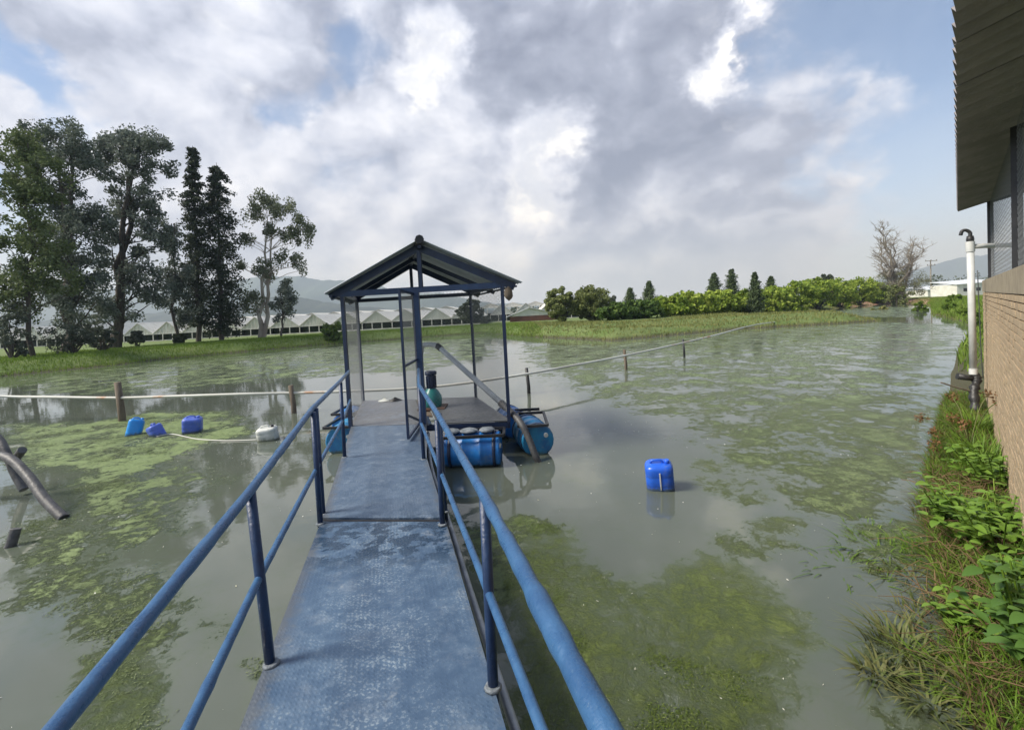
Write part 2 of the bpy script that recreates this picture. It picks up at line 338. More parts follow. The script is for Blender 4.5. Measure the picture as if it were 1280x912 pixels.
def smooth_line(pts, n=8):
    pts = [Vector(p) for p in pts]; out = []
    for i in range(len(pts)-1):
        p0, p1, p2, p3 = pts[max(i-1, 0)], pts[i], pts[i+1], pts[min(i+2, len(pts)-1)]
        for k in range(n):
            t = k/n; out.append(.5*((2*p1)+(p2-p0)*t+(2*p0-5*p1+4*p2-p3)*t*t+(3*p1-p0-3*p2+p3)*t**3))
    return out+[pts[-1]]

# ------------------------------------------------------------------ pond outline, terrain, water
shore_px = [(140,457),(200,449),(300,440),(400,431),(520,422),(600,416),(660,421),(764,426),(832,420),(927,411),(1022,406),(1104,401),
            (1062,396.5),(960,399.5),(930,396.5),(977,392.5),(1095,380.5),(1130,378.5),(1163,382),(1163,392),(1199,401),(1213,410)]
POND = [(-60., 4.), (-46., 22.), (-36., 29.)]+[tuple(atz(*p))[:2] for p in shore_px]
POND += [(17.2, 17.4), (11.5, 11.75), (9.35, 9.7), (6.55, 7.0), (4.45, 4.9), (3.85, 4.1), (3.0, 3.12), (2.42, 2.35), (1.95, 1.5), (1.75, .5), (1.5, -.4), (-5, -1.2), (-20, -3), (-50, -6)]
PA = np.array(POND)
def sdf(x, y, poly=PA):           # negative inside
    d = np.full(x.shape, 1e9); ins = np.zeros(x.shape, bool); n = len(poly)
    for i in range(n):
        a = poly[i]; b = poly[(i+1) % n]; e = b-a; wx = x-a[0]; wy = y-a[1]
        t = np.clip((wx*e[0]+wy*e[1])/(e@e), 0, 1); d = np.minimum(d, np.hypot(wx-e[0]*t, wy-e[1]*t))
        c = ((a[1] > y) != (b[1] > y)); 
        with np.errstate(divide='ignore', invalid='ignore'):
            c &= x < (b[0]-a[0])*(y-a[1])/(b[1]-a[1]+1e-12)+a[0]
        ins ^= c
    return np.where(ins, -d, d)
def wav(x, y):
    return (np.sin(x*.9+1.3*np.sin(y*.7))*np.cos(y*1.1+np.sin(x*.6)) + .5*np.sin(x*2.7+y*1.9)*np.sin(y*3.1-x*1.2))
def height(x, y):
    d = sdf(x, y); dist = np.hypot(x, y)
    out = np.clip(d/3.2, 0, 1); out = out*out*(3-2*out)
    top = np.clip(.35+dist*.016, .55, .86)
    h = np.where(d > 0, .04+out*top+.035*wav(x, y)*np.clip(d, 0, 1), -np.clip(-d*.9, 0, 1.1))
    tongue = np.clip(1-np.hypot((x-22)/16, (y-41)/6), 0, 1)      # the low spit
    return np.where((d > 0) & (tongue > 0), np.minimum(h, .3+.5*(1-tongue)), h)
def polar(nA, nR, r0, r1):
    a = np.linspace(0, 2*np.pi, nA, endpoint=False); r = np.geomspace(r0, r1, nR)
    A, RR = np.meshgrid(a, r); X = (RR*np.sin(A)).ravel(); Y = (RR*np.cos(A)).ravel()
    i = np.arange(nR-1)[:, None]; j = np.arange(nA)[None]; j2 = (j+1) % nA
    F = np.stack([i*nA+j, (i+1)*nA+j, (i+1)*nA+j2, i*nA+j2], -1).reshape(-1, 4)
    return X, Y, F
X, Y, F = polar(720, 230, .25, 9000)
Z = height(X, Y)
gm, t, P = newmat('ground')
co = t.node('ShaderNodeTexCoord').outputs['Object']
g1 = t.noise(co, .35, 6, .6); g2 = t.noise(co, 3, 6, .7)
col = t.mix(t.ss(g1, .35, .65), (.10, .16, .03), (.15, .19, .055)); col = t.mix(t.ss(g2, .45, .7), col, (.07, .11, .025))
sx = t.n.new('ShaderNodeSeparateXYZ'); t.l.new(co, sx.inputs[0])
low = t.math('MULTIPLY', t.ss(t.math('ADD', sx.outputs[2], t.math('MULTIPLY', g2, .25)), .42, .15), .9)
col = t.mix(low, col, (.06, .05, .028))
dn = t.vmath('LENGTH', t.vmath('MULTIPLY', t.vmath('SUBTRACT', co, (98, 99, 0)), (1, .8, 0)))
red = t.math('MULTIPLY', t.ss(t.math('ADD', dn, t.math('MULTIPLY', g1, 16)), 40, 24), 1)
col = t.mix(red, col, t.mix(t.ss(g2, .4, .6), (.34, .13, .08), (.38, .28, .22)))
near = t.ss(t.vmath('LENGTH', t.vmath('SUBTRACT', co, (3.5, 3.5, 0))), 9, 4)
col = t.mix(t.math('MULTIPLY', near, .9), col, t.mix(t.ss(g2, .4, .6), (.05, .036, .02), (.10, .075, .04)))
t.l.new(col, P.inputs['Base Color']); P.inputs['Roughness'].default_value = .95
bn = t.n.new('ShaderNodeBump'); bn.inputs['Strength'].default_value = .7; bn.inputs['Distance'].default_value = .08
t.l.new(t.noise(co, 9, 6, .7), bn.inputs['Height']); t.l.new(bn.outputs[0], P.inputs['Normal'])
tag(link('ground', np_mesh('ground', np.stack([X, Y, Z], 1), F, gm, True)), kind='structure')

# algae distribution: outlines on the water, read at z = 0
def wp(lst): return np.array([tuple(atz(*p))[:2] for p in lst])
ALG = [  # outline, density, submerged(0..1), feather metres
 (wp([(600,712),(650,655),(715,655),(735,692),(800,722),(880,690),(950,712),(1005,760),(1028,800),(1005,850),(985,905),(950,1000),(640,1000),(610,912),(625,830),(640,780)]), .70, 1., .30),
 (wp([(885,668),(960,640),(1010,648),(1015,690),(960,704),(905,698)]), .55, .7, .2),
 (wp([(555,640),(600,655),(650,640),(715,655),(700,700),(650,760),(610,760)]), .64, .6, .2),
 (wp([(0,530),(120,526),(190,512),(300,512),(325,540),(250,565),(150,606),(60,590),(0,590)]), .66, .0, .7),
 (wp([(90,575),(250,556),(290,600),(240,660),(170,705),(90,700),(60,650)]), .54, .10, .6),
 (wp([(60,690),(220,690),(265,750),(235,830),(100,840),(40,760)]), .56, .35, .4),
 (wp([(90,815),(180,800),(225,830),(200,960),(60,980)]), .66, .9, .2),
 (wp([(0,475),(140,460),(300,444),(430,432),(620,420),(640,445),(500,470),(430,470),(200,492),(0,500)]), .50, .0, 2.),
 (wp([(640,430),(760,430),(930,414),(1100,402),(1200,404),(1215,430),(1215,480),(1150,560),(1060,600),(900,560),(780,520),(660,470)]), .49, .25, 1.5),
 (wp([(980,500),(1120,490),(1180,510),(1150,600),(1120,660),(1000,640),(930,600),(880,560)]), .54, .5, .4),
 (wp([(850,575),(990,560),(1010,620),(930,640),(870,610)]), .42, .6, .3),
 (wp([(1030,700),(1060,660),(1150,640),(1185,700),(1120,735)]), .52, .5, .2),
 (wp([(1070,790),(1130,760),(1200,800),(1215,1000),(1090,1000)]), .55, .8, .2),
 (wp([(0,640),(130,640),(150,700),(60,760),(0,770)]), .56, .0, .4),
 (wp([(915,403),(1095,382),(1160,384),(1150,398),(1060,396),(960,399)]), .5, .1, 2.),
 (wp([(290,820),(345,815),(345,850),(300,852)]), .5, .6, .1),
 (wp([(240,870),(225,780),(300,750),(310,790),(260,830)]), .42, .6, .2)]
def algae(x, y):
    den = np.full(x.shape, .10); sub = np.full(x.shape, .3)
    for poly, v, s_, fe in ALG:
        d = sdf(x, y, poly); k = np.clip(.5-d/(2*fe), 0, 1); k = k*k*(3-2*k)
        up = np.maximum(den, v*k); sub = np.where(v*k > den, s_, sub); den = up
    return den, sub
X, Y, F = polar(760, 330, .4, 260)
den, sub = algae(X, Y)
wme = np_mesh('pond_water', np.stack([X, Y, 0*X], 1), F, M['hill'], True)
for nm, arr in (('algae_amount', den), ('algae_depth', sub)):
    at_ = wme.attributes.new(nm, 'FLOAT', 'POINT'); at_.data.foreach_set('value', arr.astype(np.float32))
wm, t, P = newmat('pond_water')
co = t.node('ShaderNodeTexCoord').outputs['Object']
A1 = t.n.new('ShaderNodeAttribute'); A1.attribute_name = 'algae_amount'; A2 = t.n.new('ShaderNodeAttribute'); A2.attribute_name = 'algae_depth'
wco = t.vmath('ADD', co, t.vmath('SCALE', t.vmath('SUBTRACT', t.noise(co, 1.1, 4, .6, col=True), (.5, .5, .5)), scale=.45))
n1 = t.noise(wco, .9, 8, .68); n2 = t.noise(wco, 6.5, 9, .78); n3 = t.noise(wco, 32, 5, .7)
far = t.ss(t.vmath('LENGTH', co), 12, 40)
nn = t.math('ADD', t.math('ADD', t.math('MULTIPLY', n1, .55), t.math('MULTIPLY', n2, .45)), t.math('MULTIPLY', t.math('SUBTRACT', n3, .5), .12))
tot = t.math('ADD', A1.outputs['Fac'], t.math('MULTIPLY', t.math('SUBTRACT', nn, .5), 2.6))
mask = t.math('ADD', t.math('MULTIPLY', t.ss(tot, .44, .66), t.math('SUBTRACT', 1., A2.outputs['Fac'])), t.math('MULTIPLY', t.ss(tot, .38, 1.1), A2.outputs['Fac'])); soft = t.ss(tot, .12, .62)
sb = A2.outputs['Fac']
mud = t.mix(t.ss(t.noise(co, .5, 4), .3, .7), (.092, .108, .086), (.110, .124, .100))
subcol = t.mix(t.ss(t.math('ADD', n2, t.math('MULTIPLY', n3, .9)), .68, 1.2), (.065, .10, .028), (.185, .235, .06))
topcol = t.mix(t.ss(t.math('ADD', n2, t.math('MULTIPLY', n3, .8)), .65, 1.05), (.095, .14, .045), (.24, .31, .12))
acol = t.mix(sb, topcol, subcol)
col = t.mix(t.math('MULTIPLY', soft, .55), mud, (.075, .105, .05))
col = t.mix(t.math('MULTIPLY', mask, .92), col, acol)
t.l.new(col, P.inputs['Base Color'])
rg = t.math('MULTIPLY', mask, t.math('MULTIPLY_ADD', sb, -.34, .42)); rg = t.math('ADD', rg, .025)
t.l.new(rg, P.inputs['Roughness']); P.inputs['IOR'].default_value = 1.48
t.l.new(t.math('MULTIPLY_ADD', mask, -.18, .5), P.inputs['Specular IOR Level'])
rip = t.noise(t.mapv(co, (1, 1, 1)), 2.4, 4, .55)
hgt = t.math('ADD', t.math('MULTIPLY', rip, .0022), t.math('MULTIPLY', t.math('MULTIPLY', mask, t.math('ADD', n3, n2)), .022))
bn = t.n.new('ShaderNodeBump'); bn.inputs['Strength'].default_value = 1; bn.inputs['Distance'].default_value = 1
t.l.new(hgt, bn.inputs['Height']); t.l.new(bn.outputs[0], P.inputs['Normal'])
wme.materials[0] = wm
tag(link('pond_water', wme), kind='structure')

# ------------------------------------------------------------------ far hills
def hills(name, ridge, Y0, depth, m):
    # ridge: list of (px, py) of the skyline at distance Y0
    xs = []; zs = []
    for px, py in ridge: v = atY(px, py, Y0); xs.append(v.x); zs.append(v.z)
    gx = np.linspace(xs[0], xs[-1], 300); hz_ = np.interp(gx, xs, zs)
    k = Y0/3000; hz_ = hz_+(np.sin(gx/(90*k))*7+np.sin(gx/(37*k)+1)*4+np.sin(gx/(13*k))*2+RNG.normal(0, 1.2, 300))*k*(hz_ > 12)
    V = []; rows = [(-.5, 0), (-.35, .25), (-.2, .6), (0, 1), (.3, .8), (.8, 0)]
    for ry, rh in rows:
        V.append(np.stack([gx, Y0+depth*ry+np.sin(gx/(200*k)+ry*5)*depth*.05, np.where(rh == 0, -5, hz_*rh*(1+.08*np.sin(gx/(60*k)+ry*20)*(rh < 1)))], 1))
    V = np.concatenate(V); n = 300; i = np.arange(len(rows)-1)[:, None]; j = np.arange(n-1)[None]
    F = np.stack([i*n+j, i*n+j+1, (i+1)*n+j+1, (i+1)*n+j], -1).reshape(-1, 4)
    tag(link(name, np_mesh(name, V, F, m, True)), kind='structure')
hills('hills', [(-300,380),(0,372),(100,365),(200,358),(290,349),(380,346),(430,351),(500,362),(560,369),(600,376),(650,380),(700,386),(740,388)], 3200, 1500, M['hill'])
hills('hills', [(-250,410),(0,405),(300,380),(360,371),(400,374),(440,384),(520,388),(620,386),(660,386),(720,390)], 1700, 500, M['hillnear'])
hills('hills', [(1020,372),(1060,362),(1110,352),(1150,340),(1185,328),(1230,317),(1300,305),(1500,300)], 4200, 1500, M['hill'])

# ------------------------------------------------------------------ foliage
def unit(n):
    v = RNG.normal(size=(n, 3)); return v/np.linalg.norm(v, axis=1)[:, None]
def leaves(centers, radii, per, size, droop=0., aspect=1.8):
    """small leaf-shaped quads (diamonds) scattered through clumps"""
    C = np.repeat(np.array(centers), per, 0); Rr = np.repeat(np.array(radii), per, 0)
    if Rr.ndim == 1: Rr = Rr[:, None]*np.ones((1, 3))
    n = len(C); P_ = C+unit(n)*(RNG.random(n)**.45)[:, None]*Rr
    d = unit(n); d[:, 2] -= droop; d /= np.linalg.norm(d, axis=1)[:, None]
    s_ = np.cross(d, unit(n)); s_ /= np.linalg.norm(s_, axis=1)[:, None]+1e-9
    L = (size*(.6+.8*RNG.random(n)))[:, None]; Wd = L/aspect
    V = np.stack([P_-d*L*.5, P_+s_*Wd*.5, P_+d*L*.5, P_-s_*Wd*.5], 1).reshape(-1, 3)
    return V, np.arange(n*4).reshape(-1, 4)
def crown(name, parent, cs, rs, per, size, m, droop=0., aspect=1.8):
    V, F_ = leaves(cs, rs, per, size, droop, aspect); return link(name, np_mesh(name, V, F_, m), parent)
def gz(x, y): return float(height(np.array([x]), np.array([y]))[0])
def limb(mb, a, b, r0, r1, sag=.0, seg=5, wob=.04):
    a, b = Vector(a), Vector(b); L = (b-a).length; pts = []
    for i in range(seg+1):
        t_ = i/seg; q = a.lerp(b, t_)+Vector((random.uniform(-1, 1), random.uniform(-1, 1), random.uniform(-.5, .5)))*wob*L*(0 < i < seg)
        q.z += sag*L*math.sin(t_*math.pi); pts.append(q)
    mb.tube(pts, [r0+(r1-r0)*i/seg for i in range(seg+1)], 6, False); return pts
def gum(name, label, px, base_py, Yd, top_py, blobs, m, mt='bark', tr=.35, per=55, size=.34, rad=1.2, lean=0, group=None, droop=.6, stems=1, rs=1.0):
    """blobs: crown outline in px at distance Yd: (px, py, rx_px, ry_px, clumps)"""
    b = atY(px, base_py, Yd); z0 = gz(b.x, b.y)-.1; base = Vector((b.x, b.y, z0)); root = thing(name, label, 'tree', base, group)
    k = Yd/FPX; mb = MB(); top = atY(px+lean, top_py, Yd)
    tops = []
    for s_ in range(stems):
        tp = top+Vector((random.uniform(-1, 1)*s_*1.2, random.uniform(-1, 1)*s_, -s_*1.5))
        tops.append(limb(mb, base+Vector((s_*.5, 0, 0)), base.lerp(tp, .93), tr, tr*.18, 0, 10, .018))
    cs = []; rr = []
    for bx, by, rx, ry, n in blobs:
        c = atY(bx, by, Yd)
        for i in range(n):
            u = unit(1)[0]*random.random()**.42
            q = c+Vector((u[0]*rx*k, u[1]*(rx+ry)*.4*k, u[2]*ry*k)); cs.append(tuple(q))
            if m != 'gumopen': cs.append(tuple(q+Vector((random.uniform(-1, 1), random.uniform(-1, 1), random.uniform(-1, 1)))*rad*.9)); rr.append((rad*.7, rad*.7, rad*.6*rs))
            s_ = rad*random.uniform(.5, 1.2); rr.append((s_, s_, s_*random.uniform(.6, 1.3)*rs))
            if i % 2 == 0 or n < 6:
                tp = random.choice(tops); j = min(range(len(tp)), key=lambda a: abs(tp[a].z-(q.z-(q-c).length*.3-1.5*Yd/50)) if tp[a].z < q.z+.5 else 99)
                limb(mb, tp[j], q, tr*.26*(1-j/14), .025, .05, 5, .05)
    mb.build('trunk', M[mt], root); crown('crown', root, cs, rr, per, size, M[m], droop)
    return root
def conifer(name, label, px, base_py, Yd, top_py, hw, m='conifer', per=26, size=.30, taper=.8, group=None, start=.12, tr=.3, sag=-.25, rings=30):
    b = atY(px, base_py, Yd); z0 = gz(b.x, b.y)-.1; base = Vector((b.x, b.y, z0)); root = thing(name, label, 'tree', base, group)
    top = atY(px, top_py, Yd); top.x = base.x+(top.x-base.x)*.6; Hh = top.z-z0; mb = MB(); limb(mb, base, top, tr, .03, 0, 8, .008); k = Yd/FPX; cs = []; rr = []
    for i in range(rings):
        f = start+(1-start)*(i/rings); R_ = hw*k*((1-f)**taper*.95+.07)*random.uniform(.75, 1.15)
        if f < .3: R_ *= .55+f*1.5
        for a in range(5):
            an = random.uniform(0, 6.283); rl = R_*random.uniform(.55, 1.1); c0 = base.lerp(top, f)
            tip = c0+Vector((math.cos(an)*rl, math.sin(an)*rl, sag*rl+random.uniform(-.2, .2)))
            if i % 2 == 0: mb.tube([c0, tip], [.05, .015], 4, False)
            for g in (.35, .7, 1.):
                q = c0.lerp(tip, g); cs.append(tuple(q)); s_ = R_*.22+.22; rr.append((s_, s_, s_*.75))
    mb.build('trunk', M['bark'], root); crown('crown', root, cs, rr, per, size, M[m], .25, 2.2); return root
def bush(name, label, px, base_py, Yd, w_px, h_px, m, n=30, per=40, size=.2, cat='bush', group=None, trunk=None, flat=1., bz=None):
    b = atY(px, base_py, Yd); z0 = gz(b.x, b.y)-.05 if bz is None else bz; root = thing(name, label, cat, (b.x, b.y, z0), group); k = Yd/FPX
    ztop = atY(px, base_py-h_px, Yd).z; Hh = max(ztop-z0, .3); mb = MB(); cs = []; rr = []; Wd = w_px*k/2
    for i in range(n):
        u = unit(1)[0]*random.random()**.4; zc = z0+Hh*(.55 if trunk else .48)+u[2]*Hh*(.40 if trunk else .46)
        fr = 1 if trunk else min(1, .75+.25*math.sin((zc-z0)/Hh*math.pi))
        q = Vector((b.x+u[0]*Wd*fr, b.y+u[1]*Wd*.8, max(zc, z0+.1))); cs.append(tuple(q)); s_ = max(.22*min(Wd, Hh), .15)*random.uniform(.6, 1.3); rr.append((s_, s_, s_*.8))
        if i % 3 == 0: limb(mb, (b.x+u[0]*.1, b.y, z0+(Hh*.2 if trunk else 0)), q, .035*Hh**.5, .012, .05, 4, .05)
    if trunk: limb(mb, (b.x, b.y, z0-.1), (b.x, b.y, z0+Hh*.7), trunk, trunk*.4, 0, 5, .02)
    mb.build('trunk' if trunk else 'stem', M['bark'], root); crown('crown', root, cs, rr, per, size, M[m], .1, 1.6); return root

gum('gum_tree', 'feathery yellowish-green gum tree at the far left edge of the grassy bank', 42, 447, 38, 158,
    [(15,215,32,60,26), (38,290,34,65,30), (18,370,30,40,16), (55,215,22,50,12), (70,330,22,50,12)], 'gumlight', tr=.2, per=90, size=.26, rad=.9, lean=-8)
gum('gum_tree', 'tall dense dark gum tree, second from the left of the bank', 80, 436, 47, 152,
    [(90,195,36,42,30), (75,260,38,45,28), (110,300,34,60,30), (60,335,34,40,18), (100,375,44,36,26), (48,175,20,25,9)], 'gum', tr=.42, per=100, size=.28, rad=1.1, lean=15, stems=2)
gum('gum_tree', 'tall open-crowned gum tree with a forked leaning dark trunk, left of the two cypresses', 140, 432, 52, 155,
    [(170,180,34,26,26), (190,205,26,30,17), (135,195,22,32,14), (165,250,38,30,18), (190,285,20,32,12), (138,290,24,32,12), (172,335,36,26,17), (185,365,22,26,11), (140,385,30,24,12)], 'gum', tr=.5, per=95, size=.30, rad=1.0, lean=34, stems=2)
gum('gum_tree', 'bluish bushy young gum tree leaning on the left side of the taller cypress', 218, 430, 56, 268,
    [(216,300,13,24,10), (218,345,18,30,16), (225,385,17,20,11)], 'gum', tr=.22, per=110, size=.28, rad=.95, droop=.3)
conifer('cypress_tree', 'tallest narrow cypress with a pointed dark crown on the left bank', 248, 427, 60, 182, 25, tr=.33, per=26, taper=.62, rings=40, start=.1, size=.34)
conifer('pine_tree', 'ragged dark pine beside the tallest cypress, its right-hand limbs drooping', 277, 424, 62, 203, 34, per=28, sag=-.5, taper=.42, rings=36, tr=.36, start=.08, size=.38)
gum('gum_tree', 'open gum tree with pale white trunk and separated leaf clumps on the left bank', 325, 423, 64, 262,
    [(330,250,18,10,9), (352,262,18,12,10), (318,268,14,14,7), (372,285,17,12,9), (345,290,14,10,6), (385,292,8,10,3), (350,322,9,8,3), (371,330,10,13,5), (312,300,10,14,5), (326,340,15,18,9), (318,380,13,16,9), (300,330,7,10,3), (362,300,12,9,4)],
    'gumopen', mt='palebark', tr=.34, per=120, size=.32, rad=.95, lean=10, droop=.9, stems=2, rs=1.2)
gum('gum_tree', 'small dark young gum tree right of the pale-trunked gum', 352, 424, 62, 350,
    [(355,362,12,12,8), (350,385,14,14,9), (362,375,9,10,4)], 'gum', tr=.16, per=80, size=.3, rad=.8, droop=.3)
for i, (px, py, Yd, wp_, hp, m, lb) in enumerate([
    (15, 445, 36, 60, 70, 'bushdark', 'dark scrubby bush at the left edge behind the feathery gum'),
    (92, 445, 40, 70, 62, 'bushdark', 'grey-leaved scrub bush at the foot of the dense dark gum'),
    (128, 440, 43, 34, 44, 'bushdark', 'small grey scrub bush beside the forked gum trunk'),
    (172, 434, 52, 22, 22, 'bushdark', 'little grey shrub alone on the grass between gum and cypress'),
    (226, 432, 55, 16, 17, 'conifer', 'low dark shrub at the foot of the young bluish gum'),
    (418, 424, 54, 30, 24, 'bushgreen', 'rounded bright green bush in front of the greenhouses'),
    (606, 405, 75, 16, 12, 'bushdark', 'small dark bush to the right of the lone round tree')]):
    bush('bush', lb, px, py, Yd, wp_, hp, m, n=40, per=70, size=.2 if Yd < 45 else .28)
bush('round_tree', 'lone round dark tree in front of the greenhouse, seen through the shelter', 590, 411, 72, 36, 38, 'conifer', 44, 110, .32, cat='tree', trunk=.3)

# right-hand trees beyond the spit
bush('orchard_tree', 'pale olive round tree, leftmost of the pair right of the shelter', 703, 410, 62, 44, 56, 'olive', 80, 120, .30, 'tree')
bush('orchard_tree', 'fuller olive round tree touching the bushes, right one of the pair', 740, 408, 62, 52, 54, 'olive', 90, 120, .30, 'tree')
bush('bush', 'dark brownish bush between the olive tree and the low conifers', 768, 405, 66, 26, 36, 'bushdark', 28, 80, .28)
bush('bush', 'low grey-green bush under the small conical trees, at the left start of the hedge', 790, 404, 60, 36, 20, 'bushgreen', 28, 70, .28)
for px, by, Yd, ty, hw, lb in [(788,398,90,360,13,'small blunt conical tree left of the taller one behind the low bushes'), (812,396,90,352,14,'small dark conical tree behind the low bushes at the left end of the hedge'),
    (893,394,84,342,15,'dark green conical tree, left one of the close pair behind the hedge'), (915,392,84,337,15,'dark green conical tree, right one of the close pair behind the hedge'),
    (944,392,66,341,13,'slim pointed conifer standing in front of the leafy hedge'), (964,390,84,346,13,'greyish small conical tree just behind the slim pointed conifer')]:
    conifer('conical_tree', lb, px, by, Yd, ty, hw, per=9, size=.30, taper=.8, sag=.2, rings=52, tr=.16, start=.03, m='coniferlight')
bush('round_tree', 'single round tree standing higher behind the middle of the long leafy hedge', 1031, 376, 120, 30, 36, 'conifer', 44, 90, .5, 'tree', trunk=.3)
hp = [(770,405,58,34,20),(800,404,60,44,22),(835,402,62,44,24),(868,400,64,44,27),(900,398,67,44,28),(932,396,70,42,26),(962,394,74,42,30),(992,391,80,42,32),(1022,388,88,40,32),(1050,385,96,36,30),(1074,382,104,34,28),(1096,379,112,26,20)]
ords = ['leftmost, low and dull', 'second from the left', 'third from the left', 'fourth from the left', 'fifth from the left, left of the slim conifer', 'sixth from the left, behind the slim conifer', 'seventh from the left, right of the slim conifer', 'eighth from the left', 'ninth from the left, below the single round tree', 'tenth from the left', 'eleventh from the left, next to the bare tree', 'rightmost, at the foot of the bare tree']
for (px, by, Yd, wd, h), o_ in zip(hp, ords):
    bush('broadleaf_shrub', 'yellow-green broad-leaved hedge shrub, %s' % o_, px, by-1, Yd, wd*1.3, h*1.3, 'hedge' if px > 820 else 'bushgreen', 60, 70, .5, 'shrub', 'shrubs of the long hedge')
# distant tree line: one mass
V = []; cs = []; rr = []
for px in range(640, 1120, 3):
    Yd = 190+random.uniform(-20, 20); v = atY(px, 385-(px-640)*.042+random.uniform(-5, 2)+ (3 if px < 780 else 0), Yd); cs.append((v.x, v.y, v.z-1.2)); rr.append((2.2, 2, 2.4))
V, F_ = leaves(cs, rr, 45, 1.0); tag(link('distant_trees', np_mesh('distant_trees', V, F_, M['bushdark'])), 'distant line of mixed dark trees behind the hedge on the right', 'treeline', kind='stuff')
cs = []; rr = []
for px in list(range(1166, 1330, 3)):
    Yd = 200+random.uniform(-20, 20); v = atY(px, 352+random.uniform(-7, 4)-(px-1166)*.03, Yd); cs.append((v.x, v.y, v.z-2)); rr.append((2.6, 2, 3))
V, F_ = leaves(cs, rr, 40, 1.1); tag(link('distant_trees', np_mesh('distant_trees', V, F_, M['bushdark'])), 'distant dark trees behind the pale roofs beside the building on the right', 'treeline', kind='stuff')

# bare tree
b = atY(1122, 374, 112); z0 = gz(b.x, b.y)-.2; root = thing('bare_tree', 'tall half-bare grey tree with forked naked limbs at the right end of the hedge', 'tree', (b.x, b.y, z0))
mb = MB(); random.seed(3); cs = []; rr = []
for tx, ty in [(1094,291),(1105,305),(1116,285),(1119,300),(1128,310),(1138,322),(1150,306),(1164,311),(1100,330),(1145,335),(1110,320)]:
    tp = atY(tx, ty, 112); tp.y += random.uniform(-3, 3); L1 = limb(mb, (b.x+random.uniform(-.8, .8), b.y, z0), tp, .42, .06, .06, 9, .05)
    for j in range(3, 10):
        for q in range(5):
            e_ = L1[j]+Vector((random.uniform(-2.6, 2.6), random.uniform(-2, 2), random.uniform(.2, 2.8))); ll = limb(mb, L1[j], e_, .07, .025, 0, 3, .08)
            for g in range(3):
                limb(mb, ll[2], ll[2]+Vector((random.uniform(-1.3, 1.3), random.uniform(-1, 1), random.uniform(-.2, 1.4))), .03, .018, 0, 2, .1)
for i in range(130):
    u = unit(1)[0]*random.random()**.4; cs.append((b.x-.5+u[0]*8.2, b.y+u[1]*5, z0+4.2+u[2]*4.6)); rr.append((1., 1., .9))
mb.build('trunk', M['greybark'], root); crown('crown', root, cs, rr, 75, .28, M['dryleaf'], .2, 2.5)
random.seed(11)
bush('bush', 'mustard-green bush in front of the half-bare tree', 1123, 375, 105, 28, 22, 'olive', 30, 60, .4)

# ------------------------------------------------------------------ grass on the banks (uncountable)
def blades(x, y, z, h, wd, m, name, label, lean=.35):
    n = len(x); a = RNG.random(n)*6.283; ln = RNG.normal(0, lean, (n, 2))
    hh = h*(.5+RNG.random(n)); b0 = np.stack([x-np.cos(a)*wd/2, y-np.sin(a)*wd/2, z], 1); b1 = np.stack([x+np.cos(a)*wd/2, y+np.sin(a)*wd/2, z], 1)
    mid = np.stack([x+ln[:, 0]*hh*.45, y+ln[:, 1]*hh*.45, z+hh*.6], 1); tp = np.stack([x+ln[:, 0]*hh*1.1, y+ln[:, 1]*hh*1.1, z+hh*np.where(np.abs(ln).sum(1) > .8, .75, 1.)], 1)
    dx = np.stack([np.cos(a)*wd*.35, np.sin(a)*wd*.35, 0*a], 1)
    V = np.stack([b0, b1, mid+dx, mid-dx, tp], 1).reshape(-1, 3); i = np.arange(n)[:, None]*5
    F_ = np.concatenate([i+np.array([[0, 1, 2, 3]]), i+np.array([[3, 2, 4, 4]])]); 
    F1 = i+np.array([[0, 1, 2]]); F2 = i+np.array([[0, 2, 3]]); F3 = i+np.array([[3, 2, 4]])
    return tag(link(name, np_mesh(name, V, np.concatenate([F1, F2, F3]), m)), label, 'grass', kind='stuff')
def scatter(n, xr, yr, d0, d1, fn=None):
    x = RNG.uniform(*xr, n); y = RNG.uniform(*yr, n); d = sdf(x, y); k = (d > d0) & (d < d1) & (np.abs(x) < y*1.3)
    if fn is not None: k &= fn(x, y)
    return x[k], y[k]
x, y = scatter(300000, (-52, 3), (24, 72), .0, 14); z = height(x, y)
sel = RNG.random(len(x)) < .6; blades(x[sel], y[sel], z[sel]-.03, .20, .045, M['grass'], 'bank_grass', 'bright green grass covering the far left bank of the pond')
x, y = scatter(260000, (1, 130), (32, 135), .05, 12, lambda x, y: (y > 30) & ((y-x*.62) > 14)); z = height(x, y)
blades(x, y, z-.03, .20, .07, M['grasstan'], 'bank_grass', 'tan-green grass on the low spit and far bank below the hedge')
x, y = scatter(150000, (12, 90), (13, 100), .1, 14, lambda x, y: (x-y) > -6); z = height(x, y)
blades(x, y, z-.03, .40, .06, M['grass'], 'bank_grass', 'lush green grass on the right bank beyond the white pipe')
for (px, py, Yd, wd, h) in [(1150,380,60,16,6),(1185,385,48,16,7),(1205,392,38,14,9),(1195,378,62,24,10),(1218,398,26,10,14),(1100,386,72,20,4)]:
    bush('weed_clump', {1150:'low weed clump beside the red soil patch', 1185:'leafy weed clump on the right bank just right of the red soil', 1205:'leafy weed clump near the water left of the white pipe', 1195:'tall weed clump higher on the right bank below the pale roofs', 1218:'weed clump directly behind the white vertical pipe', 1100:'low reedy clump at the channel mouth below the bare tree'}[px], px, py, Yd, wd, h, 'grass' if px != 1100 else 'grasstan', 24, 70, .16 if Yd < 40 else .3, 'plant')

